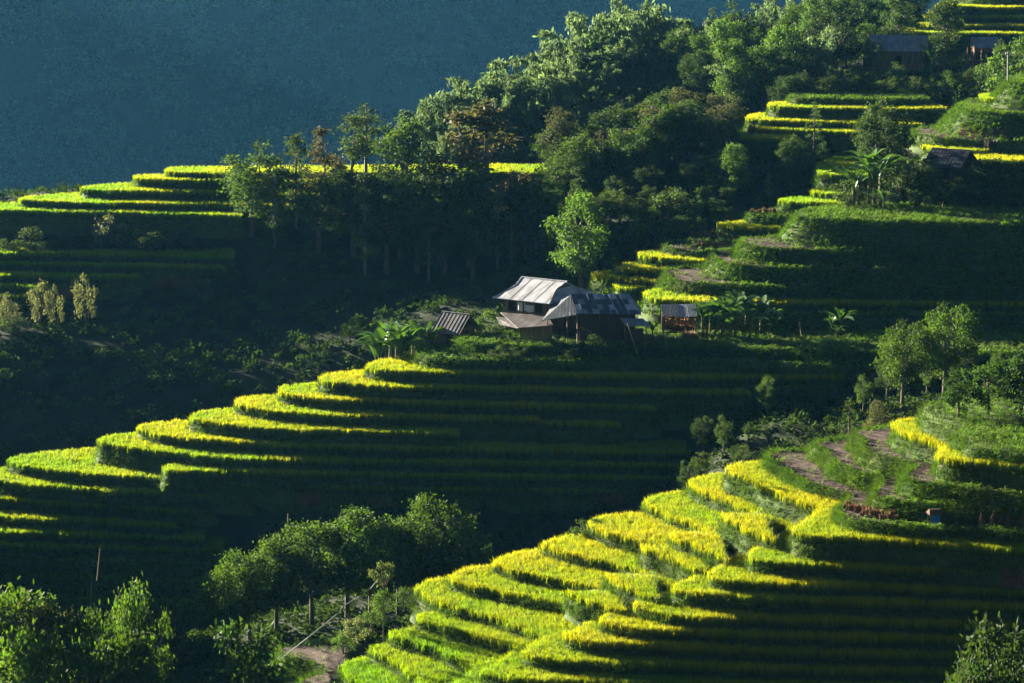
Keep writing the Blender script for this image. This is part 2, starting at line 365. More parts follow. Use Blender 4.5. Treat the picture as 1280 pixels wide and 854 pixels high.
T(C, 'turf', 0, (1230, 138, 288.0), [(1240,122),(1212,125),(1198,130),(1202,137),(1230,140),(1280,141),(1330,142)], drop=4.2, slope=.95)
D = 'left'
Dlines = [
 (.7, (245, 212.5, 300.0), [(700,203),(500,204),(240,206),(212,207),(207,210),(211,212.5),(281,213),(420,213),(550,212),(700,212)]),
 (.6, (245, 222, 298.0), [(215,215),(185,216),(167,218),(172,221),(241,222),(330,223),(420,225)]),
 (.5, (211, 236, 296.0), [(170,226),(125,228),(101,231.5),(105,234),(211,236),(279,237),(400,240)]),
 (.5, (141, 250, 294.0), [(105,238),(55,241),(25,244.5),(30,248),(141,250.5),(277,252),(360,254)]),
 (.4, (117, 261.5, 292.0), [(30,250),(-10,252),(-50,254),(-40,258),(0,259),(117,262),(256,264.5),(300,266)]),
 (.2, (152, 314, 284.5), [(-60,308),(-70,312),(0,313),(152,314.5),(288,318.5)]),
 (.2, (152, 327.5, 282.5), [(-60,320),(-70,324),(0,325),(152,328),(279,330.5)]),
 (.2, (100, 341.5, 280.5), [(-60,336),(-70,340),(0,341),(173,342.5)]),
 (.2, (20, 354.5, 278.5), [(-60,349),(-70,353),(0,354),(60,355.5)]),
 (.2, (20, 367.5, 276.5), [(-60,362),(-70,366),(0,367),(60,368)]),
]
for rp, ref, pts in Dlines: T(D, 'rice', rp, ref, pts, drop=2.4, back=4)

RICE_H = {'near': .72, 'mid': .78, 'right': .85, 'left': .9}

def chaikin(p, it=2):
    for _ in range(it):
        q = np.empty((2 * len(p) - 2, 2)); q[0::2] = p[:-1] * .75 + p[1:] * .25; q[1::2] = p[:-1] * .25 + p[1:] * .75
        p = np.vstack([p[:1], q, p[-1:]])
    return p

def resample(p, step):
    d = np.concatenate([[0], np.cumsum(np.linalg.norm(np.diff(p, axis=0), axis=1))])
    n = max(3, int(d[-1] / step) + 1)
    t = np.linspace(0, d[-1], n)
    return np.stack([np.interp(t, d, p[:, 0]), np.interp(t, d, p[:, 1])], 1)

def inside(poly, x, y):
    c = np.zeros(len(x), bool)
    px, py = poly[:, 0], poly[:, 1]
    qx, qy = np.roll(px, 1), np.roll(py, 1)
    for i in range(len(px)):
        if py[i] == qy[i]: continue
        k = ((py[i] > y) != (qy[i] > y)) & (x < (qx[i] - px[i]) * (y - py[i]) / (qy[i] - py[i]) + px[i])
        c ^= k
    return c

for i, t in enumerate(TER):
    if t['ref'] is not None:
        a, b = ray(t['ref'][0], t['ref'][1]); t['ze'] = b * t['ref'][2]
for t in TER:
    if t['ref'] is None:
        a, b, k = t['mix']; t['ze'] = TER[a - 1]['ze'] * (1 - k) + TER[b - 1]['ze'] * k
rng = np.random.default_rng(7)
for i, t in enumerate(TER):
    h = RICE_H[t['zone']] if t['crop'] == 'rice' else 0.12
    t['h'] = h
    t['zg'] = t['ze'] - h
    front = np.array([Pz(px, py, t['ze'])[:2] for px, py in t['pts']])
    front = resample(chaikin(front, 3), .5 if t['zone'] == N else .75)
    s = np.arange(len(front)) * .5
    w = .09 * np.sin(s * .9 + i * 2.1) + .07 * np.sin(s * 2.3 + i) + rng.normal(0, .03, len(s))
    tg = np.gradient(front, axis=0); tg /= np.linalg.norm(tg, axis=1)[:, None] + 1e-9
    nrm = np.stack([tg[:, 1], -tg[:, 0]], 1)
    front = front + nrm * w[:, None] * (1 if t['zone'] == N else 1.3)
    yb = front[:, 1].max() + t['back']
    f0, l0 = front[0], front[-1]
    q = np.array([f0[0] + min(6.0, .5 * abs(l0[0] - f0[0])), yb])
    nose = f0 + (q - f0) * np.linspace(1, .08, 8)[:, None]
    nose[1:-1] += rng.normal(0, .08, (6, 2))
    t['front'] = front
    t['line'] = np.vstack([resample(nose, .6), front])
    if t['ref'] is None: t['line'] = np.vstack([t['line'], resample(np.array([front[-1], [l0[0], yb]]), .5)])
    t['poly'] = np.vstack([front, [[l0[0], yb]], nose])
    t['bb'] = (t['poly'][:, 0].min(), t['poly'][:, 0].max(), t['poly'][:, 1].min(), t['poly'][:, 1].max())

def terrace_top(x, y):
    """highest terrace floor over each point, -1e9 where there is none"""
    z = np.full(len(x), -1e9)
    for t in TER:
        x0, x1, y0, y1 = t['bb']
        k = (x >= x0) & (x <= x1) & (y >= y0) & (y <= y1) & (z < t['zg'])
        if k.any():
            idx = np.nonzero(k)[0]
            ins = inside(t['poly'], x[idx], y[idx])
            z[idx[ins]] = t['zg']
    return z

# ---------------------------------------------------------------- terrain: one sheet from the near slope to the far mountain
ctrl = []
for t in TER:
    f = t['front']
    st = max(1, int(6.0 / (.5 if t['zone'] == N else .75)))
    for p in f[::st]: ctrl.append((p[0], p[1], t['zg'] - 2.0))
for q in [(-100,400,272),(0,395,274),(150,400,273),(300,350,280),(300,430,266),(450,345,280),(450,430,260),(620,335,282),(640,350,270),
          (-100,490,256),(0,500,254),(150,520,250),(300,490,254),(-100,570,250),(0,570,250),(100,552,249),
          (600,200,322),(640,170,335),(700,160,345),(760,150,362),(830,140,375),(900,115,390),(1000,85,410),(1100,70,420),(1250,-20,405),
          (800,185,312),(900,168,325),(1000,122,350),(1100,232,260),(1250,228,260),(1050,190,290),(1000,185,298),(950,205,290),
          (880,235,283),(820,265,279),(760,295,275),(700,305,280),(1150,98,335),(1250,75,345),(1100,88,345),(1200,92,343),
          (300,795,188),(430,775,189),(100,820,190),(-50,830,195),(540,770,190),(620,775,190),(700,750,190),(800,715,192),(900,670,194),(1000,610,198),
          (1100,532,205),(1250,485,215),(1100,475,222),(1000,505,215),(900,545,208),(1200,455,228),(1290,445,232)]:
    ctrl.append(P(*q))
ctrl += [(-13,240,-56),(-30,239,-58),(-20,246,-56),(-45,238,-60),(-60,237,-61),(-80,236,-63),(-90,312,-38),(-60,312,-37),(-30,312,-36.5),(0,315,-36.5),
         (-90,345,-60),(-50,345,-56),(0,350,-50),(-90,420,-95),(-40,420,-88),(0,420,-70),(40,430,-40),
         (-59,204,-37),(-65,211,-36),(-63,203,-37),(-72,206,-39),(-82,208,-38),(-60,194,-45),(-75,193,-41),(-95,205,-38),(-12,175,-61),(-3,178,-60),(8,182,-58),(16,186,-55),(24,188,-51),(34,190,-48),  # leading points: unseen spur left of view, added to shade the ravine hollow
         (-20,150,-62),(-16,166,-62),(-30,170,-63),(-44,170,-63),(-35,150,-63),(-13,135,-58),(-20,120,-59),(0,115,-51),(25,112,-51),(45,115,-51),(0,80,-54),(40,80,-52),(-40,80,-60)]
ctrl = np.array(ctrl)
def _U(r2): return np.where(r2 > 1e-9, r2 * np.log(r2 + 1e-12), 0) * .5
cxy = ctrl[:, :2] / 100.0
n = len(ctrl)
K = _U(((cxy[:, None] - cxy[None]) ** 2).sum(-1)) + np.eye(n) * 2e-3
Pm = np.hstack([np.ones((n, 1)), cxy])
A = np.block([[K, Pm], [Pm.T, np.zeros((3, 3))]])
W = np.linalg.solve(A, np.concatenate([ctrl[:, 2], np.zeros(3)]))

def tps(x, y):
    x = np.clip(x, -115, 105); y = np.clip(y, 85, 440)
    q = np.stack([x, y], 1) / 100.0
    o = np.empty(len(x))
    for s in range(0, len(x), 20000):
        b = q[s:s + 20000]
        o[s:s + 20000] = _U(((b[:, None] - cxy[None]) ** 2).sum(-1)) @ W[:n] + W[n] + b @ W[n + 1:]
    return o

def sstep(a, b, v):
    t = np.clip((v - a) / (b - a), 0, 1); return t * t * (3 - 2 * t)

def far_h(x, y):
    face = 1700 + np.clip(x, -500, 200) * .95 + 70 * np.sin(x * .0105 + .6) + 34 * np.sin(x * .0235 + 2)     # foot of the far mountain
    d = y - face
    h = -215 + np.where(d > 0, d * .62, d * .02)
    h = np.minimum(h, 66 + 12 * np.sin(x * .004))
    rid = 46 * np.sin(x * .017 + y * .006) + 24 * np.sin(x * .041 - y * .0085 + 1) + 10 * np.sin(x * .09 + y * .03)
    return h + rid * sstep(0, 120, d)

def base_h(x, y):
    near = tps(x, y)
    k = sstep(425, 640, y + np.maximum(0, np.abs(x) - 110) * .5)
    h = near * (1 - k) + far_h(x, y) * k
    # valley side behind camera and hillside to the right, unseen, added to block skylight
    h = h + 125 * (1 - np.exp(-np.maximum(0, 30 - y) / 105.0))
    r = np.maximum(0, x - 105)
    h = h + np.minimum(.55 * r, 75) * (1 - sstep(500, 760, y))
    return h

def ground(x, y):
    xs, ys = np.array([x], float), np.array([y], float)
    tt = terrace_top(xs, ys)[0]
    return float(tt if tt > -1e8 else base_h(xs, ys)[0])

gx = np.unique(np.concatenate([np.linspace(-1500, -160, 40), np.arange(-160, 160, 2.0), np.linspace(160, 1500, 40)]))
gy = np.unique(np.concatenate([np.linspace(-1200, -140, 22), np.linspace(-120, 100, 23), np.arange(100, 440, 2.0), np.linspace(440, 1090, 40), np.arange(1100, 2120, 12), np.linspace(2120, 3200, 24)]))
GX, GY = np.meshgrid(gx, gy)
bx, by = GX.ravel(), GY.ravel()
bz = base_h(bx, by)
tt = terrace_top(bx, by)
bz = np.where(tt > -1e8, np.minimum(bz, tt - 1.0), bz)
bz += np.where(tt > -1e8, 0, .25 * np.sin(bx * .7) * np.sin(by * .6 + bx * .2)) * (by < 440)
nx, ny = len(gx), len(gy)
ii = np.arange(ny - 1)[:, None] * nx + np.arange(nx - 1)[None]
quads = np.stack([ii, ii + 1, ii + 1 + nx, ii + nx], -1).reshape(-1, 4)
o = link('terrain', np_mesh('terrain', np.stack([bx, by, bz], 1), [quads], [M['hill']], smooth=True))
tag(o, kind='structure')

# ---------------------------------------------------------------- terrace bodies, rice, bank grass
def hash3(x, y, z): return noise.noise(Vector((x, y, z)))

TOPM = {'rice': 0, 'soil': 1, 'turf': 2}
bank_pts = {z: [] for z in RICE_H}        # (x, y, z, out_x, out_y, lushness plus sunlit boost)
for zone in (N, B, C, D):
    V, Fq, Ft, mq, mt = [], [], [], [], []
    off = 0
    for ti, t in enumerate(TER):
        if t['zone'] != zone: continue
        poly, zg = t['poly'], t['zg']
        if (np.roll(poly, -1, 0)[:, 1] * poly[:, 0] - np.roll(poly, -1, 0)[:, 0] * poly[:, 1]).sum() < 0: poly = poly[::-1]
        nxt, prv = np.roll(poly, -1, 0), np.roll(poly, 1, 0)
        tg = nxt - prv; tg /= np.linalg.norm(tg, axis=1)[:, None] + 1e-9
        outn = np.stack([tg[:, 1], -tg[:, 0]], 1)
        m = len(poly)
        rows = 6
        vs = np.empty((rows, m, 3))
        for r in range(rows):
            k = r / (rows - 1)
            for j in range(m):
                x, y = poly[j]
                bulge = 0.0
                if r:
                    bulge = .22 * hash3(x * .9, y * .9, zg * .7 + k * 2) + .12 * hash3(x * 2.3, y * 2.3, k * 4)
                o_ = k * t['drop'] * t['slope'] + bulge + (.06 if r == 1 else 0)
                lift = (.06 * hash3(x * 1.7, y * 1.7, 5.5) if r == 0 else 0)
                vs[r, j] = (x + outn[j, 0] * o_, y + outn[j, 1] * o_, zg - k * t['drop'] + lift)
        V.append(vs.reshape(-1, 3))
        jj = np.arange(m); j2 = (jj + 1) % m
        red = np.array([hash3(poly[j][0] * .12, poly[j][1] * .12, zg) for j in range(m)])
        for r in range(rows - 1):
            a = off + r * m
            Fq.append(np.stack([a + jj, a + m + jj, a + m + j2, a + j2], 1))
            mq.append(np.where((red > .33) & (r > 1), 4, 3))
        tri = geometry.tessellate_polygon([[Vector((p[0], p[1], 0)) for p in poly]])
        tri = np.array(tri) + off
        Ft.append(tri); mt.append(np.full(len(tri), TOPM[t['crop']]))
        off += rows * m
        # grass on the bank: along the traced edge only
        f = t['line']
        tg = np.gradient(f, axis=0); L = np.linalg.norm(tg, axis=1); tg /= L[:, None] + 1e-9
        on = np.stack([tg[:, 1], -tg[:, 0]], 1)
        cen = t['poly'].mean(0)
        if inside(t['poly'], np.array([f[len(f)//2][0] + on[len(f)//2][0] * .2]), np.array([f[len(f)//2][1] + on[len(f)//2][1] * .2]))[0]: on = -on
        dens = {N: 26, B: 15, C: 13, D: 9}[zone]
        ln = L.sum()
        cnt = int(ln * dens * (1.1 if t['slope'] < .5 else 3.5))
        idx = rng.integers(0, len(f), cnt)
        kk = rng.random(cnt) ** 1.2 * (min(.75, 1.6 / t['drop']) if t['slope'] < .5 else .95)
        p = f[idx] + tg[idx] * rng.uniform(-.3, .3, (cnt, 1))
        ou = kk * t['drop'] * t['slope'] + .02
        xx, yy = p[:, 0] + on[idx, 0] * ou, p[:, 1] + on[idx, 1] * ou
        zz = zg - kk * t['drop']
        lush_lit = np.array([hash3(a * .35, b * .35, zg * .5) for a, b in zip(xx, yy)]) + (.25 if t['crop'] != 'rice' else 0) + (.5 if t['slope'] > .88 else 0)  # last bonus brightens the mound's grass colour to look sunlit
        bank_pts[zone].append(np.stack([xx, yy, zz, on[idx, 0], on[idx, 1], lush_lit], 1))
    faces_q, faces_t = np.concatenate(Fq), np.concatenate(Ft)
    o = link('terraced_hillside', np_mesh('terraced_hillside', np.concatenate(V), [faces_q, faces_t],
             [M['mud'], M['soil'], M['turf'], M['bank'], M['redearth']], midx=np.concatenate(mq + mt), smooth=True))
    tag(o, kind='structure')

def blades(base, az, lean, height, width, droop, c0, c1, c2):
    """five-vertex blades: base (n,3); colours at foot, middle and tip (n,3)"""
    n_ = len(base)
    d = np.stack([np.cos(az), np.sin(az), np.zeros(n_)], 1)
    sd = np.stack([-np.sin(az), np.cos(az), np.zeros(n_)], 1)
    up = np.array([0, 0, 1.0])
    mid = base + d * (lean * height * .45)[:, None] + up * (height * .62)[:, None]
    tip = base + d * (lean * height * (.9 + droop))[:, None] + up * (height * (1 - droop * .45))[:, None]
    w = width[:, None] * .5
    V = np.empty((n_, 5, 3))
    V[:, 0] = base - sd * w * .7; V[:, 1] = base + sd * w * .7; V[:, 2] = mid + sd * w; V[:, 3] = mid - sd * w; V[:, 4] = tip
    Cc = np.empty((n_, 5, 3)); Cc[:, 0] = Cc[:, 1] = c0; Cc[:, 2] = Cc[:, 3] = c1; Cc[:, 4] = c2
    k = np.arange(n_)[:, None] * 5
    return V.reshape(-1, 3), k + np.array([[0, 1, 2, 3]]), k + np.array([[3, 2, 4]]), Cc.reshape(-1, 3)

ZLAB = {N: ('ripening rice on the nearest terraces at lower right', 'wild grass on the banks of the nearest terraces'),
        B: ('yellow rice on the curved terraces below the farmhouse', 'grass on the dark banks below the farmhouse'),
        C: ('rice on the stepped fields of the right hillside', 'grass on the banks of the right hillside'),
        D: ('green rice on the terraces of the far left ridge', 'grass on the banks of the far left ridge')}
DENS = {N: (30, 9), B: (16, 8), C: (12, 7), D: (10, 7)}
def vary(c, n_, s=.18):
    return np.array(c)[None] * (1 + rng.normal(0, s, (n_, 1))) * (1 + rng.normal(0, s * .4, (n_, 3)))

for zone in (N, B, C, D):
    pts, rip, hs = [], [], []
    dens, nb = DENS[zone]
    for t in TER:
        if t['zone'] != zone or t['crop'] != 'rice': continue
        x0, x1, y0, y1 = t['bb']
        y1 = min(y1, t['front'][:, 1].max())
        cnt = int((x1 - x0) * (y1 - y0) * dens)
        x, y = rng.uniform(x0, x1, cnt), rng.uniform(y0, y1, cnt)
        k = np.abs(x / y * F_PX) < 690
        x, y = x[k], y[k]
        k = inside(t['poly'], x, y); x, y = x[k], y[k]
        k = terrace_top(x, y) <= t['zg'] + 1e-6; x, y = x[k], y[k]
        # a full row along the edge
        f = t['front']
        e = f[rng.integers(0, len(f), int(len(f) * (5 if zone == N else 5)))] + rng.normal(0, .09, (int(len(f) * 5), 2))
        k = (np.abs(e[:, 0] / e[:, 1] * F_PX) < 690) & (terrace_top(e[:, 0], e[:, 1]) <= t['zg'] + 1e-6); e = e[k]
        x, y = np.concatenate([x, e[:, 0]]), np.concatenate([y, e[:, 1]])
        pts.append(np.stack([x, y, np.full(len(x), t['zg'])], 1))
        patch = np.array([hash3(a * .16, b * .16, t['zg']) + .45 * hash3(a * .55, b * .55, t['zg'] + 9) for a, b in zip(x, y)])
        sunlit_rim = np.zeros(len(x)); sunlit_rim[len(x) - len(e):] = .3  # edge row made more golden, imitating sunlit rims in the colour
        rip.append(np.clip(t['ripe'] * .6 + sunlit_rim * t['ripe'] + patch * .5 + rng.normal(0, .05, len(x)), 0, 1))
        hs.append(t['h'] * (1 + .10 * patch + rng.normal(0, .05, len(x))))
    pts, rip, hs = np.concatenate(pts), np.concatenate(rip), np.concatenate(hs)
    n_ = len(pts) * nb
    base = np.repeat(pts, nb, 0) + np.concatenate([rng.normal(0, .11, (n_, 2)), np.zeros((n_, 1))], 1)
    rp = np.repeat(rip, nb)[:, None]
    H = np.repeat(hs, nb) * rng.uniform(.80, 1.06, n_)
    az = rng.uniform(0, 2 * math.pi, n_)
    ws = {N: .032, B: .05, C: .065, D: .08}[zone]
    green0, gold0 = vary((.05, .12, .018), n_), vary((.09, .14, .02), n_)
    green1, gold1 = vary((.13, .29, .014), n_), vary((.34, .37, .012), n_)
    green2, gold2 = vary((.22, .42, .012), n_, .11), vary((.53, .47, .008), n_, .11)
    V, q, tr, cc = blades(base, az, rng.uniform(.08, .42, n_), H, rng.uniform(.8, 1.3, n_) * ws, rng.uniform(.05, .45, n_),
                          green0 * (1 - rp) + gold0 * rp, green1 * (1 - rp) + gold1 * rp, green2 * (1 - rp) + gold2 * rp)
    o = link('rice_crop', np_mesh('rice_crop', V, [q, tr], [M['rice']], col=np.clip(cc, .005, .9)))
    tag(o, ZLAB[zone][0], 'rice', kind='stuff')
    for t in TER:
        if t['zone'] != zone or t['crop'] == 'rice': continue
        x0, x1, y0, y1 = t['bb']
        dn = 7 if t['crop'] == 'turf' else .9
        x, y = rng.uniform(x0, x1, int((x1 - x0) * (y1 - y0) * dn)), rng.uniform(y0, y1, int((x1 - x0) * (y1 - y0) * dn))
        k = inside(t['poly'], x, y) & (np.abs(x / y * F_PX) < 690); x, y = x[k], y[k]
        k = terrace_top(x, y) <= t['zg'] + 1e-6; x, y = x[k], y[k]
        if not len(x): continue
        a = rng.uniform(0, 6.28, len(x))
        bank_pts[zone].append(np.stack([x, y, np.full(len(x), t['zg'] - .02), np.cos(a), np.sin(a), np.array([hash3(p * .25, q * .25, 3.3) for p, q in zip(x, y)]) + .15], 1))
    bp = np.concatenate(bank_pts[zone])
    k = (np.abs(bp[:, 0] / bp[:, 1] * F_PX) < 690)
    bp = bp[k]
    tz = terrace_top(bp[:, 0], bp[:, 1]); bp = bp[tz < bp[:, 2] + .25]
    nbb = 6
    n_ = len(bp) * nbb
    b6 = np.repeat(bp, nbb, 0)
    base = b6[:, :3] + rng.normal(0, .08, (n_, 3))
    az = np.arctan2(b6[:, 4], b6[:, 3]) + rng.normal(0, .9, n_)
    lu = np.clip(.66 + b6[:, 5] * 1.1, 0, 1)[:, None]
    H = rng.uniform(.16, .42, n_) * (.65 + .75 * lu[:, 0])
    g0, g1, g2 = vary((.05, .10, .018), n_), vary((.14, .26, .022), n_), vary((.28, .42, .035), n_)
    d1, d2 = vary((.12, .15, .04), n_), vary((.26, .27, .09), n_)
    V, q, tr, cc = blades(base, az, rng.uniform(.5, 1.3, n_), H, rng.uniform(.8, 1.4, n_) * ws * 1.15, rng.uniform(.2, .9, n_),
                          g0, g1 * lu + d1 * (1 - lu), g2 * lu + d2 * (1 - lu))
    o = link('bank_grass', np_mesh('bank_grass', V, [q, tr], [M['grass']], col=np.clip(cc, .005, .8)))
    tag(o, ZLAB[zone][1], 'grass', kind='stuff')

# ---------------------------------------------------------------- foliage builders
def leaf_quads(cen, axis, L, Wd, col, rg):
    n_ = len(cen)
    axis = axis / (np.linalg.norm(axis, axis=1)[:, None] + 1e-9)
    rnd = rg.normal(0, 1, (n_, 3))
    sd = np.cross(axis, rnd); sd /= np.linalg.norm(sd, axis=1)[:, None] + 1e-9
    V = np.empty((n_, 4, 3))
    V[:, 0] = cen - axis * (L * .5)[:, None]; V[:, 2] = cen + axis * (L * .5)[:, None]
    V[:, 1] = cen + sd * (Wd * .5)[:, None]; V[:, 3] = cen - sd * (Wd * .5)[:, None]
    q = np.arange(n_)[:, None] * 4 + np.array([[0, 1, 2, 3]])
    return V.reshape(-1, 3), q, np.repeat(col, 4, 0)

def cluster_leaves(cens, rads, per_m2, L, base_col, rg, flat=.75, asp=.5, down=.25, shell=.45, cvar=.22):
    cs, ax, cl = [], [], []
    for c, r in zip(cens, rads):
        k = max(8, int(per_m2 * 4 * math.pi * r * r * .35))
        d = rg.normal(0, 1, (k, 3)); d /= np.linalg.norm(d, axis=1)[:, None]
        rr = r * (shell + (1 - shell) * rg.random(k)) * (1 + .25 * rg.normal(0, 1, k))
        p = np.array(c) + d * rr[:, None] * np.array([1, 1, flat])
        cs.append(p)
        ax.append(d * .7 + rg.normal(0, .6, (k, 3)) + np.array([0, 0, -down]))
        tone = 1 + rg.normal(0, .12)
        cl.append(np.array(base_col)[None] * tone * (1 + rg.normal(0, cvar, (k, 1))) * (1 + rg.normal(0, cvar * .35, (k, 3))))
    cs, ax, cl = np.concatenate(cs), np.concatenate(ax), np.clip(np.concatenate(cl), .006, .6)
    Ls = L * rg.uniform(.6, 1.35, len(cs))
    return leaf_quads(cs, ax, Ls, Ls * asp, cl, rg)

PROTO = {}
def proto(kind, seed):
    """(trunk mesh, crown mesh, nominal height)"""
    key = (kind, seed)
    if key in PROTO: return PROTO[key]
    rg = np.random.default_rng(abs(hash(kind)) % 1000 if False else sum(map(ord, kind)) * 13 + seed)
    tb = MB(); H = 10.0
    cens, rads = [], []
    barkm = M['bark']
    def limb(a, b, r0, r1, sag=0.0):
        a, b = np.array(a), np.array(b); mid = (a + b) / 2 + rg.normal(0, .12, 3) + np.array([0, 0, sag])
        tb.tube([a, mid, b], [r0, (r0 + r1) / 2, r1], 6)
    if kind in ('broad', 'bright', 'purple', 'dome', 'bigleaf', 'dark'):
        lean = rg.normal(0, .35, 2)
        top = np.array([lean[0], lean[1], H * .62])
        tb.tube([(0, 0, -1.2), (lean[0] * .2, lean[1] * .2, H * .2), (lean[0] * .6, lean[1] * .6, H * .42), top], [.3, .24, .18, .1], 8)
        wid = {'broad': 2.7, 'bright': 2.5, 'purple': 2.4, 'dome': 3.6, 'bigleaf': 3.2, 'dark': 3.4}[kind]
        ncl = {'broad': 40, 'bright': 36, 'purple': 36, 'dome': 48, 'bigleaf': 36, 'dark': 46}[kind]
        zc, zr = (H * .46, H * .5) if kind == 'bigleaf' else (H * .55, H * .43) if kind not in ('dome', 'dark') else (H * .58, H * .38)
        for i in range(ncl):
            d = rg.normal(0, 1, 3); d /= np.linalg.norm(d); d[2] = d[2] * .9 + .1
            q = rg.uniform(.55, 1.0)
            c = np.array([lean[0] * .8 + d[0] * wid * q, lean[1] * .8 + d[1] * wid * q, zc + d[2] * zr * q])
            r = rg.uniform(.65, 1.25) * (1.1 if kind == 'dome' else 1)
            cens.append(c); rads.append(r)
            if i % 2 == 0:
                s = np.array([lean[0] * .5, lean[1] * .5, H * rg.uniform(.28, .55)])
                limb(s, c, .09, .025)
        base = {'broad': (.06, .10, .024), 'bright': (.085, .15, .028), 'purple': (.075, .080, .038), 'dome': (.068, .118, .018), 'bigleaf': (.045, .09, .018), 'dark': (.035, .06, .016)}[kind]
        per, L, asp, dn = {'broad': (30, .32, .5, .2), 'bright': (30, .36, .42, .5), 'purple': (26, .32, .5, .2), 'dome': (38, .30, .55, .2), 'bigleaf': (28, .40, .5, .35), 'dark': (32, .32, .5, .2)}[kind]
        V, q, cl = cluster_leaves(cens, rads, per, L, base, rg, asp=asp, down=dn)
    elif kind in ('slender', 'tallthin', 'brownthin'):
        barkm = M['palebark']
        lean = rg.normal(0, .3, 2)
        tb.tube([(0, 0, -1.2), (lean[0] * .3, lean[1] * .3, H * .35), (lean[0] * .8, lean[1] * .8, H * .7), (lean[0], lean[1], H * .96)], [.16, .13, .09, .03], 6)
        lo = .5 if kind == 'tallthin' else .16
        ncl = 30 if kind == 'tallthin' else 40
        for i in range(ncl):
            h = rg.uniform(lo, 1.0); sp = (1.5 if kind != 'tallthin' else 1.15) * math.sin(math.pi * min(.95, (h - lo) / (1.05 - lo) * .85 + .15))
            a = rg.uniform(0, 2 * math.pi); q = rg.uniform(.3, 1.0)
            c = np.array([lean[0] * h + math.cos(a) * sp * q, lean[1] * h + math.sin(a) * sp * q, H * h - .2])
            cens.append(c); rads.append(rg.uniform(.5, .95))
            if i % 2 == 0: limb((lean[0] * h, lean[1] * h, H * max(.25, h - .12)), c, .05, .015)
        base = (.07, .105, .03) if kind != 'brownthin' else (.085, .075, .036)
        V, q, cl = cluster_leaves(cens, rads, 24, .28, base, rg, asp=.5, down=.3, shell=.2)
    elif kind == 'conic':
        tb.tube([(0, 0, -1.0), (0, .05, H * .5), (0, 0, H * .97)], [.2, .13, .03], 6)
        for i in range(44):
            h = .12 + .86 * (i / 43); a = i * 2.4 + rg.normal(0, .3); sp = 2.5 * (1.02 - h) ** .8 * rg.uniform(.6, 1.05)
            c = np.array([math.cos(a) * sp, math.sin(a) * sp, H * h])
            cens.append(c); rads.append(rg.uniform(.45, .75) * (1.2 - h * .6))
            if i % 2 == 0: limb((0, 0, H * h - .2), c, .05, .015)
        V, q, cl = cluster_leaves(cens, rads, 34, .30, (.06, .10, .03), rg, asp=.35, down=-.1, flat=.55)
    elif kind == 'umbrella':
        tb.tube([(0, 0, -1), (.1, 0, H * .5), (0, 0, H * .85)], [.14, .1, .05], 6)
        for i in range(16):
            a = rg.uniform(0, 6.28); q = rg.uniform(.2, 1)
            c = np.array([math.cos(a) * 2.6 * q, math.sin(a) * 2.6 * q, H * (.95 - .12 * q) + rg.normal(0, .25)]) if i > 3 else np.array([math.cos(a) * .9, math.sin(a) * .9, H * rg.uniform(.5, .7)])
            cens.append(c); rads.append(rg.uniform(.5, .85)); limb((0, 0, H * .7), c, .05, .015)
        V, q, cl = cluster_leaves(cens, rads, 26, .3, (.11, .14, .05), rg, flat=.5)
    elif kind == 'bamboo':
        H = 12.0; barkm = M['bamboo']
        cs, ax, cl = [], [], []
        for c_ in range(15):
            a = rg.uniform(0, 6.28); ln = rg.uniform(.12, .62); hh = H * rg.uniform(.72, 1.0)
            b0 = np.array([math.cos(a), math.sin(a), 0]) * rg.uniform(.1, .8)
            dirv = np.array([math.cos(a + rg.normal(0, .3)), math.sin(a + rg.normal(0, .3)), 0])
            def path(t): return b0 + dirv * (ln * hh * .75 * t ** 2.2) + np.array([0, 0, hh * (1.12 * t - .12 * t ** 2 - .42 * ln * t ** 5)])
            ts = np.linspace(0, 1, 8)
            tb.tube([path(t) - np.array([0, 0, .8 if t == 0 else 0]) for t in ts], [.07 * (1 - .8 * t) + .008 for t in ts], 5)
            for t in np.linspace(.28, 1.0, 24):
                k = 15; r = (.75 - .4 * t) * 1.05
                p = path(t) + rg.normal(0, 1, (k, 3)) * np.array([r, r, r * .55]) * .75 - np.array([0, 0, .15])
                cs.append(p); ax.append(rg.normal(0, .55, (k, 3)) + dirv * .35 + np.array([0, 0, -.75]))
                tone = 1 + rg.normal(0, .12)
                cl.append(np.array((.115, .17, .08))[None] * tone * (1 + rg.normal(0, .2, (k, 1))) * np.ones((k, 3)))
        cs, ax, cl = np.concatenate(cs), np.concatenate(ax), np.clip(np.concatenate(cl), .01, .6)
        Ls = .52 * rg.uniform(.7, 1.3, len(cs))
        V, q, cl = leaf_quads(cs, ax, Ls, Ls * .36, cl, rg)
    elif kind in ('shrub', 'bush', 'palebush'):
        H = 3.0
        for i in range(5):
            a = i * 1.26 + rg.normal(0, .3); b = (math.cos(a) * .9, math.sin(a) * .9, H * rg.uniform(.5, .85))
            tb.tube([(0, 0, -.4), (b[0] * .4, b[1] * .4, b[2] * .5), b], [.05, .035, .012], 5)
        for i in range(16):
            d = rg.normal(0, 1, 3); d /= np.linalg.norm(d)
            cens.append(np.array([d[0] * 1.25, d[1] * 1.25, H * .52 + d[2] * H * .36])); rads.append(rg.uniform(.4, .7))
        base = {'shrub': (.075, .13, .026), 'bush': (.05, .08, .022), 'palebush': (.16, .17, .10)}[kind]
        V, q, cl = cluster_leaves(cens, rads, 60, .2, base, rg, asp=.5, shell=.3)
    crown = np_mesh(kind + '_crown', V, [q], [M['bambooleaf' if kind == 'bamboo' else 'leaf']], col=cl)
    H = float(np.quantile(V[:, 2], .997))
    trunk = tb.mesh(kind + '_trunk', barkm, smooth=True)
    PROTO[key] = (trunk, crown, H)
    return PROTO[key]

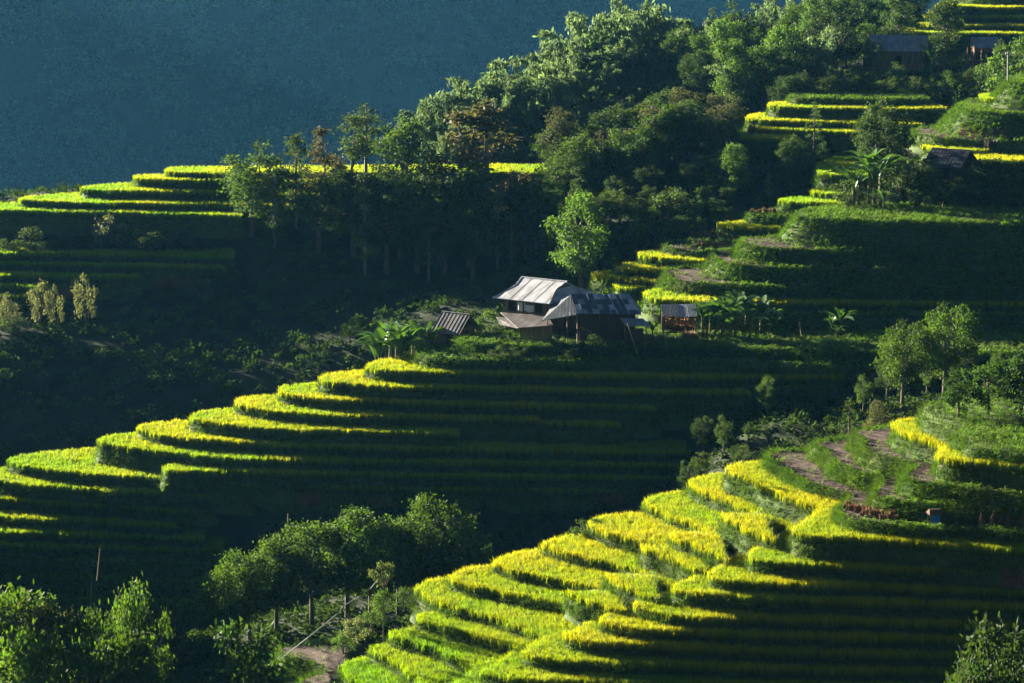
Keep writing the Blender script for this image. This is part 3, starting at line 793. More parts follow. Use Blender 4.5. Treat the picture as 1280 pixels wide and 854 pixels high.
TREENAME = {'broad': 'broadleaf_tree', 'bright': 'broadleaf_tree', 'purple': 'broadleaf_tree', 'dome': 'broadleaf_tree', 'bigleaf': 'broadleaf_tree', 'dark': 'dark_broadleaf_tree',  # dark kind: broadleaf trees with a darker leaf tint, no separate species
            'slender': 'slender_tree', 'tallthin': 'slender_tree', 'brownthin': 'slender_tree', 'conic': 'conical_tree', 'umbrella': 'umbrella_tree',
            'bamboo': 'bamboo_clump', 'shrub': 'shrub', 'bush': 'shrub', 'palebush': 'shrub'}
tree_rng = random.Random(11)
def hit_y(px, py, Y, span=26.0):
    """distance at which the line of sight through a photo point meets the ground, searched around Y"""
    Ys = np.arange(Y - span, Y + span, .5)
    a, b = ray(px, py)
    tt = terrace_top(a * Ys, Ys)
    g = np.where(tt > -1e8, tt, base_h(a * Ys, Ys))
    k = np.nonzero(g >= b * Ys)[0]
    return float(Ys[k[0]]) if len(k) else Y

def tree(kind, px, Y, py_top, label, group=None, wid=1.0, pyb=None, hmin=1.0, hmax=19.0):
    if pyb is not None: Y = hit_y(px, pyb, Y)
    seed = tree_rng.randrange(4)
    tm, cm, H0 = proto(kind, seed)
    a, _ = ray(px, py_top)
    X = a * Y
    z0 = ground(X, Y) if pyb is None else ray(px, pyb)[1] * Y
    zt = ray(px, py_top)[1] * Y
    h = max(hmin, min(hmax, zt - z0))
    z0 = min(z0, zt - h) if zt - z0 < hmin else z0
    if zt - z0 > hmax: h = hmax; 
    s = h / H0
    ws = s * wid if h > 5 else s * wid
    e = empty(TREENAME[kind], (X, Y, z0), tree_rng.uniform(0, 6.28), (ws, ws, s))
    cat = {'bamboo_clump': 'bamboo', 'shrub': 'shrub'}.get(TREENAME[kind], 'tree')
    tag(e, label, cat, group)
    for nm, me in (('trunk' if cat == 'tree' else ('culms' if cat == 'bamboo' else 'stems'), tm), ('crown' if cat == 'tree' else 'foliage', cm)):
        link(nm, me, e)
    return e


# ---------------------------------------------------------------- farm buildings
GZ = ground(9.0, 229.0)

def poly_roof(mb, pts, t=.06, m=0): mb.slab(pts, t, m)

def gable_house(name, label, loc, rz, L, Wd, eave, ridge, over, roofm, wallm, gablem=None, door=True, lower=None, ribs=True, group=None):
    e = empty(name, loc, rz)
    tag(e, label, 'house' if 'house' in name else 'shed', group)
    hl, hw = L / 2, Wd / 2
    w = MB(); w.box((-hl, -hw, -1.0), (hl, hw, eave + .05)); w.build('wall', wallm, e)
    for sx in (-1, 1):
        g = MB()
        x0, x1 = sx * (hl - .06), sx * (hl + .004)
        g.hexa([(x0, -hw, eave + .05), (x1, -hw, eave + .05), (x1, hw, eave + .05), (x0, hw, eave + .05)],
               [(x0, -.05, ridge - .08), (x1, -.05, ridge - .08), (x1, .05, ridge - .08), (x0, .05, ridge - .08)])
        g.build('gable', gablem or wallm, e)
    k = (ridge - eave) / hw
    ev = eave - over * k
    r = MB(); xo = hl + over
    for s in (-1, 1):
        q = [(-xo, s * (hw + over), ev), (xo, s * (hw + over), ev), (xo, 0, ridge), (-xo, 0, ridge)]
        poly_roof(r, [(x, y, z + .08) for x, y, z in (q if s < 0 else q[::-1])])
        if ribs:
            for i in range(int(2 * xo / .45) + 1):
                x = -xo + .02 + i * .45
                a, b = (x, s * (hw + over), ev + .085), (x, s * .06, ridge + .085 - .06 * k)
                r.tube([a, b], .025, 4)
    r.tube([(-xo, 0, ridge + .1), (xo, 0, ridge + .1)], .07, 6)
    r.build('roof', roofm, e)
    if door:
        d = MB(); d.box((-.2, -hw - .05, -.2), (.75, -hw + .01, min(1.85, eave - .1))); d.build('door', M['opening'], e)
        f = MB(); f.box((hl - .01, -.5, .7), (hl + .05, .4, min(1.6, eave - .1))); f.build('window', M['opening'], e)
    return e

# the main farmhouse with the pale hipped roof
mh = empty('farm_house', (3.3, 234.0, GZ), R(-33.4))
tag(mh, 'farmhouse with a pale grey hipped roof and plank walls above the curved terraces', 'house')
EZ, RZ = -38.75 - GZ, -37.15 - GZ
w = MB()
w.box((-2.6, -3.3, -1), (2.6, 3.3, EZ + .25))
for i in range(12):                                       # planks standing proud of the wall
    x = -2.55 + i * .46
    w.box((x, -3.34, -.8), (x + .34, -3.30, EZ + .1))
for i in range(14):
    y = -3.2 + i * .47
    w.box((2.6, y, -.8), (2.64, y + .34, EZ + .1))
w.build('wall', M['wood'], mh)
k = (RZ - EZ) / 4.3
zm = EZ + 2.7 * k
r = MB()
for s in (-1, 1):
    q = [(-3.4, s * 4.3, EZ), (3.4, s * 4.3, EZ), (2.45, s * 1.6, zm), (2.75, 0, RZ), (-2.75, 0, RZ), (-2.45, s * 1.6, zm)]
    poly_roof(r, q if s < 0 else q[::-1])
    for i in range(5):                                    # lapped sheet seams
        x = -2.9 + i * 1.45
        yt = 0 if abs(x) < 2.7 else -1.6 - (abs(x) - 2.45) / .95 * 2.7
        zt = EZ + (4.3 - abs(yt)) * k
        r.tube([(x, s * 4.3, EZ + .004), (x, s * (abs(yt) + .03), zt + .004)], .012, 4)
for s in (-1, 1):
    q = [(s * 3.4, -4.3, EZ - .004), (s * 3.4, 4.3, EZ - .004), (s * 2.3, 1.6, zm - .02), (s * 2.3, -1.6, zm - .02)]
    poly_roof(r, q if s > 0 else q[::-1])
r.tube([(-2.8, 0, RZ + .03), (2.8, 0, RZ + .03)], .08, 6)
for s in (-1, 1): r.tube([(s * 3.42, -4.32, EZ + .02), (s * 2.45, -1.6, zm + .02), (s * 2.75, 0, RZ + .02)], .06, 5)
r.build('roof', M['roof_pale'], mh)
for s in (-1, 1):
    g = MB()
    g.hexa([(s * 2.28, -1.6, zm - .05), (s * 2.34, -1.6, zm - .05), (s * 2.34, 1.6, zm - .05), (s * 2.28, 1.6, zm - .05)],
           [(s * 2.28, -.05, RZ - .1), (s * 2.34, -.05, RZ - .1), (s * 2.34, .05, RZ - .1), (s * 2.28, .05, RZ - .1)])
    g.build('gable', M['wood'], mh)
for wx, wz in ((-1.75, EZ - 1.25), (1.5, EZ - 1.2)):
    f = MB()
    for a, b in (((-.42, 0), (-.34, .95)), ((.34, 0), (.42, .95)), ((-.42, -.08), (.42, 0)), ((-.42, .95), (.42, 1.03))):
        f.box((wx + a[0], -3.40, wz + a[1]), (wx + b[0], -3.335, wz + b[1]))
    fo = f.build('window', M['darkwood'], mh)
    pn = MB(); pn.box((wx - .34, -3.37, wz), (wx + .34, -3.345, wz + .95)); pn.build('pane', M['opening'], fo)
for px_, py_ in ((-2.9, -3.9), (0, -3.9), (2.9, -3.9), (2.9, 3.6)):
    p = MB(); p.tube([(px_, py_, -1), (px_, py_, EZ + .1)], .08, 6); p.build('post', M['darkwood'], mh)
lr = MB(); lr.add([], [])
Minv = mh.matrix_world
def wl(p):   # world to the farmhouse's own frame
    c, s = math.cos(R(33.4)), math.sin(R(33.4)); x, y = p[0] - 3.3, p[1] - 234.0
    return (x * c - y * s, x * s + y * c, p[2] - GZ)
lr = MB()
poly_roof(lr, [wl(p) for p in [(.6, 226.6, -40.85), (4.1, 226.1, -40.5), (3.6, 228.6, -39.95), (-1.2, 231.0, -40.05)]], .05)
poly_roof(lr, [wl(p) for p in [(-1.2, 228.9, -40.9), (.58, 226.7, -40.9), (-.1, 229.3, -40.35), (-1.6, 230.4, -40.4)]], .05)
lr.build('lean_to_roof', M['roof_rust'], mh)
lw = MB()
for i in range(15):
    a = i / 14; x, y = .9 + 3.0 * a, 227.1 - .5 * a
    h_ = -40.95 + .3 * a + random.Random(i).uniform(-.15, .05)
    b = [wl((x - .09, y, GZ - 1)), wl((x + .09, y, GZ - 1)), wl((x + .09, y + .05, GZ - 1)), wl((x - .09, y + .05, GZ - 1))]
    lw.hexa(b, [(p[0], p[1], h_ - GZ) for p in b])
lw.build('lean_to_wall', M['wood'], mh)
c_, s_ = math.cos(R(-33.4)), math.sin(R(-33.4))
for i, (lx, h_, wd, lab) in enumerate([(-.55, .95, .42, 'white shirt hung on the farmhouse wall, nearer the window'), (.45, .75, .5, 'white cloth hung on the farmhouse wall, right of the white shirt')]):
    cl = MB()
    n_ = 6
    topz = EZ - .35 - .2 * i
    pts_t = [(-wd + 2 * wd * j / n_, -.05 * math.sin(j * 1.9), 0) for j in range(n_ + 1)]
    for j in range(n_):
        x0, x1 = pts_t[j], pts_t[j + 1]
        ht = h_ * (1 - .12 * abs(j - 2.5) / 2.5)
        cl.hexa([(x0[0], x0[1], -ht), (x1[0] - .001, x1[1], -ht * .97), (x1[0] - .001, x1[1] + .02, -ht * .97), (x0[0], x0[1] + .02, -ht)],
                [(x0[0], x0[1], 0), (x1[0] - .001, x1[1], 0), (x1[0] - .001, x1[1] + .02, 0), (x0[0], x0[1] + .02, 0)])
    oc = cl.build('hanging_cloth', M['cloth'])
    oc.location = (3.3 + lx * c_ + 3.46 * s_, 234.0 + lx * s_ - 3.46 * c_, GZ + topz)
    oc.rotation_euler = (0, 0, R(-33.4))
    tag(oc, lab, 'laundry')

# the barn with the patched roof
bn = empty('barn', (9.4, 229.0, GZ))
tag(bn, 'long barn with a dark patchwork sheet roof in front of the pale-roofed farmhouse', 'barn')
bz = lambda z: z - GZ
w = MB(); w.box((-2.7, -2.3, -1), (2.9, 2.6, bz(-39.25)))
for i in range(13):
    x = -2.68 + i * .43; w.box((x, -2.34, -.9), (x + .33, -2.302, bz(-39.35)))
w.build('wall', M['darkwood'], bn)
prg = random.Random(5)
r = MB()
E0, E1, R0, R1 = (-3.0, -3.1, -39.35), (3.4, -3.4, -39.4), (-3.5, 0, -37.85), (2.4, 0, -37.85)
def slope(u, v, lift=0):
    a = [E0[i] + (E1[i] - E0[i]) * u for i in range(3)]; b = [R0[i] + (R1[i] - R0[i]) * u for i in range(3)]
    p = [a[i] + (b[i] - a[i]) * v for i in range(3)]
    return (p[0], p[1], bz(p[2]) + lift)
ncol, nrow = 11, 4
for rr in range(nrow):
    for c in range(ncol):
        v0, v1 = rr / nrow - (.03 if rr else 0), (rr + 1) / nrow
        u0, u1 = c / ncol, (c + 1) / ncol + (.006 if c < ncol - 1 else 0)
        lf = .02 + .012 * rr * 0 + prg.uniform(0, .025) + (c % 2) * .02
        m = prg.choices([0, 1, 2], [.70, .21, .09])[0]
        poly_roof(r, [slope(u0, v0, lf + .03), slope(u1, v0, lf + .03), slope(u1, v1, lf), slope(u0, v1, lf)], .015, m)
        if prg.random() < .3:                              # a pale strip along a lap
            u = u0 if prg.random() < .5 else u1 - .012
            poly_roof(r, [slope(u, v0, lf + .07), slope(u + .012, v0, lf + .07), slope(u + .012, v1, lf + .05), slope(u, v1, lf + .05)], .012, 2)
poly_roof(r, [(R1[0], 0, bz(-37.86)), (R1[0] + .3, 3.2, bz(-39.5)), (R0[0], 3.2, bz(-39.5)), (R0[0], 0, bz(-37.86))], .05, 0)
poly_roof(r, [(R1[0], 0, bz(-37.87)), (E1[0] - .02, E1[1], bz(-39.43)), (3.7, 1.5, bz(-39.55)), (R1[0] + .3, 3.15, bz(-39.52))], .05, 0)
r.build('roof', [M['roof_dark'], M['roof_mid'], M['roof_pale']], bn)
r = MB()
LL = [(-3.55, -.1, -37.95), (-5.3, .4, -38.95), (-6.4, -2.7, -40.05), (-3.05, -3.1, -39.42)]
poly_roof(r, [(x, y, bz(z)) for x, y, z in LL[::-1]][::-1], .05, 0)
for i in range(1, 6):
    k = i / 6
    a = [LL[0][j] + (LL[1][j] - LL[0][j]) * k for j in range(3)]; b = [LL[3][j] + (LL[2][j] - LL[3][j]) * k for j in range(3)]
    r.tube([(a[0], a[1], bz(a[2]) + .008), (b[0], b[1], bz(b[2]) + .008)], .02, 4, 1)
r.build('side_roof', [M['roof_dark'], M['roof_mid']], bn)
po = MB()
poly_roof(po, [(1.9, -4.6, bz(-40.25)), (4.3, -4.7, bz(-40.2)), (3.6, -3.3, bz(-39.75)), (1.3, -3.2, bz(-39.7))], .05, 0)
po.build('porch_roof', M['roof_mid'], bn)
pw = MB(); pw.box((2.2, -4.2, -.8), (3.6, -4.12, bz(-40.6))); pw.build('porch_wall', M['darkwood'], bn)
for a, b in (((2.0, -4.6, -.9), (1.7, -4.5, bz(-40.2))), ((3.9, -4.6, -.9), (3.85, -4.6, bz(-40.2))), ((-2.9, -3.0, -.9), (-2.9, -2.9, bz(-39.4))),
             ((-1.5, -3.2, 1.2), (-2.6, -2.9, bz(-40.7))), ((-3.9, -2.9, -.9), (-3.9, -2.8, bz(-39.75))), ((-5.9, -2.5, -.9), (-5.9, -2.5, bz(-40.1)))):
    p = MB(); p.tube([a, b], .07, 6); p.build('post', M['wood'], bn)

gable_house('small_house', 'small low hut with a brown sheet roof beside the banana plants', (-5.7, 231.6, ray(566, 431)[1] * 231.6), R(-33), 2.4, 3.0, 1.9, 3.2, .55, M['roof_rust'], M['clay'], M['darkwood'])
# skirt roof on the hut's gable
# drying shed with corn
sx, sy = 16.9, 230.6
sz = ground(sx, sy)
sh = empty('corn_shed', (sx, sy, sz))
tag(sh, 'open corn drying shed with a pale patched roof right of the barn', 'shed')
r = MB(); ee, rr_ = -40.2 - sz, -39.35 - sz
for i in range(4):
    x0 = -1.75 + i * .88
    poly_roof(r, [(x0, -1.3, ee + .02 * (i % 2)), (x0 + .9, -1.3, ee + .02 * (i % 2)), (x0 + .9, 1.2, rr_ + .02 * (i % 2)), (x0, 1.2, rr_ + .02 * (i % 2))], .03, [0, 0, 1, 2][i])
poly_roof(r, [(-1.75, 1.21, rr_), (1.78, 1.21, rr_), (1.78, 2.4, ee), (-1.75, 2.4, ee)], .03, 0)
r.build('roof', [M['roof_dark'], M['roof_pale'], M['roof_mid']], sh)
w = MB(); w.box((-1.6, 1.6, -.8), (1.6, 1.7, ee)); w.build('wall', M['darkwood'], sh)
for x in (-1.6, 1.6):
    for y in (-1.15, 1.5):
        p = MB(); p.tube([(x, y, -.8), (x, y, ee + .1)], .06, 6); p.build('post', M['wood'], sh)
f = MB()
for z in (.5, .95):
    f.tube([(-1.9, -1.25, z), (2.6, -1.3, z + .03)], .035, 5)
for x in (-1.2, -.3, .6, 1.5, 2.4): f.tube([(x, -1.3, -.6), (x, -1.3, 1.15)], .035, 5)
f.build('railing', M['darkwood'], sh)
def straw_mesh(name, nblade, h, rad, flare, cols, seed, hang=False):
    rg = np.random.default_rng(seed)
    a = rg.uniform(0, 6.28, nblade); r_ = rad * np.sqrt(rg.random(nblade))
    base = np.stack([np.cos(a) * r_, np.sin(a) * r_, np.zeros(nblade)], 1)
    c = np.array(cols)[rg.integers(0, len(cols), nblade)] * (1 + rg.normal(0, .2, (nblade, 1)))
    c = np.clip(c, .01, .8)
    V, q, tr, cc = blades(base, a + rg.normal(0, .6, nblade), rg.uniform(.0, flare, nblade), h * rg.uniform(.7, 1.1, nblade), rg.uniform(.06, .11, nblade), rg.uniform(0, .5, nblade), c * .8, c, c * 1.1)
    if hang: V[:, 2] *= -1
    return np_mesh(name, V, [q, tr], [M['straw']], col=cc)
corn_me = straw_mesh('corn_bundle', 60, .75, .13, .35, [(.42, .20, .06), (.50, .27, .09), (.33, .16, .06)], 3, True)
for i in range(9):
    o = link('corn_bundle', corn_me)
    o.location = (sx - 1.25 + i * .31, sy - 1.1 + .12 * (i % 2), sz + ee - .12 - .1 * (i % 3)); o.rotation_euler = (0, 0, i)
    tag(o, 'orange corn bundle hung under the roof edge of the corn shed', 'corn', 'corn bundles drying under the shed roof')
o = link('straw_heap', straw_mesh('straw_heap', 200, .9, .75, .5, [(.30, .20, .11), (.38, .27, .15)], 8)); o.location = (17.8, 228.4, ground(17.8, 228.4))
tag(o, 'low brown straw heap at the railing of the corn shed', 'straw')

# houses higher on the hillside
def at_ground(px, Y):
    X = ray(px, 400)[0] * Y
    return (X, Y, ground(X, Y))
x, y, z = at_ground(1112, 345)
z = ray(1112, 84)[1] * 345
gable_house('hillside_house', 'long house with a grey-blue roof among trees near the top right', (x, y, z), R(-12), 7.6, 4.6, 2.9, 4.6, .6, M['roof_mid'], M['wood'])
x, y, z = at_ground(1220, 343); z = ray(1220, 92)[1] * 343
st = empty('stilt_house', (x, y, z)); tag(st, 'stilt house with an open railed deck right of the tall tree near the top right', 'house')
w = MB(); w.box((-1.8, -.4, 1.2), (2.4, 2.2, 3.2)); w.build('wall', M['darkwood'], st)
r = MB(); poly_roof(r, [(-2.0, -1.3, 3.9), (1.9, -1.3, 3.9), (1.9, 1.2, 5.3), (-2.0, 1.2, 5.3)], .06); poly_roof(r, [(-2.0, 1.21, 5.3), (1.9, 1.21, 5.3), (1.9, 2.6, 4.0), (-2.0, 2.6, 4.0)], .06)
poly_roof(r, [(1.95, -1.4, 3.3), (3.6, -1.4, 3.2), (3.6, 1.5, 3.7), (1.95, 1.5, 3.8)], .06)
r.build('roof', M['roof_mid'], st)
w = MB(); w.box((-1.8, -.42, 3.2), (1.8, 2.2, 3.95)); w.build('upper_wall', M['clay'], st)
d = MB(); d.box((-3.2, -1.6, 1.0), (3.4, -.4, 1.15)); d.build('deck', M['wood'], st)
f = MB()
for z_ in (1.6, 2.05): f.tube([(-3.2, -1.6, z_), (3.4, -1.6, z_)], .05, 5)
for i in range(6): f.tube([(-3.2 + i * 1.32, -1.6, 1.1), (-3.2 + i * 1.32, -1.6, 2.1)], .05, 5)
f.build('railing', M['wood'], st)
for i in range(4):
    p = MB(); p.tube([(-3.0 + i * 2.05, -1.4, -2.5), (-3.0 + i * 2.05, -1.4, 3.9 if i < 3 else 3.2)], .09, 6); p.build('stilt', M['wood'], st)
x, y, z = at_ground(1182, 262); z = ray(1182, 226)[1] * 262
gable_house('dark_house', 'black-roofed house behind leafy shrubs below the grassy mound', (x, y, z), R(-36), 3.6, 4.2, 2.1, 3.5, .6, M['roof_black'], M['darkwood'], M['roof_black'])

# ---------------------------------------------------------------- poles, pipe, small things on the fields
def pole(name, px, Y, py0, py1, rad, mat, label, cat, lean_px=0, group=None, top=None):
    a = P(px, py0, Y); b = P(px + lean_px, py1, Y)
    e = MB(); e.tube([(0, 0, -.6), ((b[0] - a[0]), 0, b[2] - a[2])], [rad, rad * .75], 8)
    o = e.build(name, mat); o.location = a
    tag(o, label, cat, group)
    return o, (b[0] - a[0], 0, b[2] - a[2])
ul, tp = pole('utility_pole', 1260, 293, 118, 65, .13, M['concrete'], 'grey concrete utility pole on the grassy mound at the right edge', 'pole')
ca = MB(); ca.box((-.55, -.06, tp[2] - .35), (.55, .06, tp[2] - .22)); ca.build('crossarm', M['concrete'], ul)
for i in (-1, 0, 1):
    c = MB(); c.tube([(i * .45, 0, tp[2] - .21), (i * .45, 0, tp[2] - .05)], .05, 6); c.build('insulator', M['cloth'], ul)
pole('bamboo_pole', 1006, 229, 440, 402, .05, M['dryculm'], 'leaning bare pole between the two banana groups', 'pole', -7)
pole('bamboo_pole', 1015, 231, 427, 408, .04, M['dryculm'], 'short upright pole beside the grey block under the right bananas', 'pole', 0)
pole('bamboo_pole', 797, 223, 436, 404, .05, M['dryculm'], 'pole leaning against the porch of the patched-roof barn', 'pole', -13)
pole('bamboo_pole', 833, 224, 438, 409, .04, M['dryculm'], 'upright pole in front of the left post of the corn shed', 'pole', -1)
pole('bamboo_pole', 986, 226, 462, 418, .045, M['dryculm'], 'crooked pole with a ragged top below the large banana group', 'pole', 3)
pole('bamboo_pole', 121, 200, 718, 686, .05, M['dryculm'], 'thin pale pole on the dark lower left terraces', 'pole', 4)
pole('bamboo_pole', 113, 190, 765, 729, .05, M['dryculm'], 'thin knotted pole nearest the lower left trees', 'pole', 1)
pole('bamboo_pole', 359, 200, 668, 642, .05, M['dryculm'], 'short pole standing behind the lit tree row', 'pole', 1)
pole('bamboo_pole', 1259, 244, 322, 297, .05, M['dryculm'], 'thin post on the shaded upper terrace at right', 'pole', 0)
gb = MB(); gb.box((-.5, -.4, -.6), (.5, .4, .85)); gb.box((-.58, -.48, .852), (.58, .48, .96))
x, y, z = P(1027, 436, 230); o = gb.build('water_tank', M['concrete']); o.location = (x, y, z); tag(o, 'grey concrete tank under the right banana plants', 'tank')
pp = [P(352, 823, 153), P(385, 797, 152.5), (P(421, 768, 152.5)), P(429, 758, 153), P(447, 747, 154), P(463, 736, 155), P(473, 724, 157)]
a = Vector(pp[0]); e = MB(); e.tube([tuple(Vector(p) - a) for p in pp], [.045, .045, .045, .04, .028, .028, .028], 6)
wp = e.build('water_pipe', M['wire']); wp.location = a; tag(wp, 'thin pale water pipe slung down to the ploughed plot at lower left', 'pipe')
e = MB(); e.tube([tuple(Vector(P(429, 757, 153)) - a), tuple(Vector(P(438, 778, 152.5)) - a)], .03, 5); e.build('prop', M['dryculm'], wp)

zU1 = TER[4]['zg']
srg = random.Random(3)
sheaf_me = [straw_mesh('sheaf', 70, .85, .10, .25, [(.20, .09, .05), (.28, .15, .08), (.14, .075, .045), (.22, .16, .09)], 20 + i) for i in range(4)]
stook_me = []
for i in range(3):
    rg = np.random.default_rng(50 + i)
    n_ = 130; a_ = rg.uniform(0, 6.28, n_); r_ = .38 * np.sqrt(rg.random(n_))
    base = np.stack([np.cos(a_) * r_, np.sin(a_) * r_, np.zeros(n_)], 1)
    c = np.array([(.13, .065, .035), (.18, .09, .045), (.10, .055, .03)])[rg.integers(0, 3, n_)] * (1 + rg.normal(0, .2, (n_, 1)))
    V, q, tr, cc = blades(base, a_ + math.pi, r_ * 1.05, 1.15 * rg.uniform(.8, 1.15, n_), np.full(n_, .10), np.zeros(n_), c, c, c * 1.1)
    stook_me.append(np_mesh('stook', V, [q, tr], [M['straw']], col=np.clip(cc, .01, .8)))
def straw(name, me, px, py, z, label, cat, group, s=1.0):
    x, y, _ = Pz(px, py, z)
    o = link(name, me); o.location = (x, y + srg.uniform(-.25, .25), z - .02); o.rotation_euler = (srg.uniform(-.2, .2), srg.uniform(-.2, .2), px * 1.7); o.scale = (s, s, s)
    tag(o, label, cat, group)
for i in range(44):
    px_ = 1056 + 66 * (i % 22) / 21 + srg.uniform(-1, 1); row = i // 22 + srg.uniform(-.3, .3)
    py_ = 640 + 13 * (i % 22) / 21 - row * 4 + (0 if i % 22 > 4 else -3)
    straw('straw_sheaf', sheaf_me[i % 4], px_, py_, zU1, 'small red-brown sheaf in the dense bed below the ploughed fields', 'sheaf', 'red-brown sheaves standing in a bed', srg.uniform(.4, .85))
for px_, py_, s in ((1114, 640, 1), (1129, 634, .95), (1140, 633, .95), (1150, 633, 1.15), (1156, 631, 1.1), (1162, 632, 1.1), (1172, 634, 1.2)):
    straw('corn_stook', stook_me[int(px_) % 3], px_, py_, zU1, 'brown cone-shaped stook in the row left of the blue shelter', 'stook', 'brown stooks by the blue shelter', s)
for i in range(7):
    straw('corn_stook', stook_me[i % 3], 1230 + i * 9.2, 660 + (i % 2), zU1, 'dark stook in the shaded row at the right edge', 'stook', 'dark stooks in the shade', 1.0)
# field shelter with the blue tarp
x, y, z = Pz(1168, 656, zU1)
fs = empty('field_shelter', (x, y, z), R(8)); tag(fs, 'tiny thatched field shelter with a blue tarp front', 'shelter')
e = MB(); e.box((-.32, -.3, .06), (.30, -.27, .72)); e.build('tarp', M['bluetarp'], fs)
e = MB(); e.hexa([(-.5, -.45, .78), (.5, -.45, .78), (.5, .45, .78), (-.5, .45, .78)], [(-.4, -.08, 1.1), (.4, -.08, 1.1), (.4, .08, 1.1), (-.4, .08, 1.1)]); e.build('roof', M['thatch'], fs)
for sx_ in (-.36, .36):
    for sy_ in (-.32, .32):
        e = MB(); e.tube([(sx_, sy_, -.3), (sx_, sy_, .8)], .035, 5); e.build('post', M['darkwood'], fs)
# brown sheaves on the steps of the right hillside
z1 = [t for t in TER if t['zone'] == C and t['crop'] == 'soil' and t['ref'] == (890, 300, 261.0)][0]['zg']
z2 = [t for t in TER if t['zone'] == C and t['ref'] == (860, 310, 259.5)][0]['zg']
z3 = [t for t in TER if t['zone'] == C and t['ref'] == (960, 270, 264.0)][0]['zg']
for i in range(16):
    straw('straw_sheaf', sheaf_me[i % 4], 868 + i * 3.2, 309 + .15 * i, z2, 'small brown sheaf in the lower row on the sunlit steps behind the barn', 'sheaf', 'lower row of sheaves on the sunlit steps', srg.uniform(.55, 1.0))
for i in range(11):
    straw('straw_sheaf', sheaf_me[i % 4], 865 + i * 3.0, 296 + .1 * i, z1, 'small brown sheaf in the upper row on the sunlit steps behind the barn', 'sheaf', 'upper row of sheaves on the sunlit steps', srg.uniform(.7, 1.25))
for i in range(12):
    straw('straw_sheaf', sheaf_me[i % 4], 938 + i * 2.8, 268.5, z3, 'small reddish sheaf in the row under the bright green tree', 'sheaf', 'reddish sheaves under the bright tree', srg.uniform(.7, 1.2))
x, y, z = P(1238, 184, 279)
o = link('straw_heap', straw_mesh('dark_heap', 260, 1.0, .75, .25, [(.03, .027, .022), (.05, .042, .03)], 14)); o.location = (x, y, z); tag(o, 'dark rounded heap on the step below the grassy mound', 'straw')

# ---------------------------------------------------------------- banana plants
def banana_mesh(seed):
    rg = np.random.default_rng(seed)
    V, Q, Cc = [], [], []
    off = 0
    for i in range(11):
        a = i * 2.4 + rg.normal(0, .3)
        L = rg.uniform(2.0, 2.9); up = rg.uniform(.55, 1.2) if i > 3 else rg.uniform(1.15, 1.5)
        d = np.array([math.cos(a), math.sin(a), 0]); sd = np.array([-math.sin(a), math.cos(a), 0])
        tw = rg.normal(0, .35)
        sdv = sd * math.cos(tw) + np.array([0, 0, 1]) * math.sin(tw)
        base = np.array([0, 0, 1.15 + .07 * i])
        ns = 8
        col = np.array((.05, .105, .022)) * (1 + rg.normal(0, .15))
        for s in range(ns + 1):
            t = s / ns
            p = base + d * (L * t * math.cos(up) * (1 + .25 * t)) + np.array([0, 0, L * (t * math.sin(up) - .40 * t ** 2.6)])
            w_ = .27 * (math.sin(math.pi * min(1, max(0, (t - .08) / .92)) ** .8) ** .7 if t > .08 else .06) + .015
            fold = np.array([0, 0, .10]) * w_ / .34
            jag = rg.uniform(.55, 1.0)
            V += [p + sdv * w_ * jag + fold, p, p - sdv * w_ * jag + fold]
            Cc += [col, col * 1.15, col]
        for s in range(ns):
            o_ = off + s * 3
            Q += [(o_, o_ + 1, o_ + 4, o_ + 3), (o_ + 1, o_ + 2, o_ + 5, o_ + 4)]
        off += (ns + 1) * 3
    leaves = np_mesh('banana_leaves', np.array(V), [np.array(Q)], [M['banana']], col=np.clip(np.array(Cc), .01, .6))
    st_ = MB(); st_.tube([(0, 0, -.8), (.03, .02, .8), (0, 0, 1.7)], [.15, .12, .06], 7)
    dry = rg.uniform(0, 6.28)
    return leaves, st_.mesh('banana_stem', M['stem'], True)
BAN = [banana_mesh(s) for s in range(5)]
brg = random.Random(9)
def banana(px, Y, py_top, label, group=None):
    X = ray(px, py_top)[0] * Y
    z0 = ground(X, Y); zt = ray(px, py_top)[1] * Y
    zt += brg.uniform(-.5, .35)
    s = max(.5, min(1.6, (zt - z0) / 3.3))
    z0 = zt - s * 3.3
    e = empty('banana_plant', (X, Y, z0), brg.uniform(0, 6.28), s)
    tag(e, label, 'banana plant', group)
    lv, sm = BAN[brg.randrange(5)]
    link('stem', sm, e); link('leaves', lv, e)
for px, Y, py in ((470, 232, 408), (482, 231, 400), (495, 232, 398), (508, 230.5, 402), (522, 232, 401), (534, 231.5, 402), (545, 231, 406), (500, 229.5, 410), (488, 234, 399), (474, 230, 414), (516, 234, 400)):
    banana(px, Y, py, 'banana plant in the clump left of the small brown-roofed hut', 'banana clump beside the small hut')
for i, (px, py) in enumerate(((878, 376), (888, 371), (897, 368), (906, 364), (915, 362), (924, 360), (933, 363), (942, 368), (952, 372), (962, 380), (972, 388), (884, 388), (903, 380), (920, 376), (938, 382), (955, 392), (895, 395), (928, 394), (945, 398), (912, 396))):
    banana(px, 232.4 - (i % 5) * .6 - (1.8 if i > 10 else 0), py, 'banana plant in the large clump right of the corn shed', 'large banana clump by the corn shed')
for px, Y, py, lb in ((1040, 230.5, 390, 'banana plant with lit upright leaves over the grey tank'), (1052, 230, 386, 'banana plant with a tall leaning leaf right of the grey tank'), (1046, 228.5, 402, 'shaded drooping banana plant in front of the grey tank')):
    banana(px, Y, py, lb)
banana(816, 227, 397, 'young banana plant between the barn porch and the corn shed')
for px, Y, py in ((1075, 257, 196), (1088, 256, 182), (1102, 257, 180), (1068, 255, 202), (1095, 254, 195)):
    banana(px, Y, py, 'banana plant under the big dark tree left of the black-roofed house', 'bananas under the big dark tree')
banana(1105, 251.5, 230, 'low sunlit banana plant below the bananas of the big dark tree')
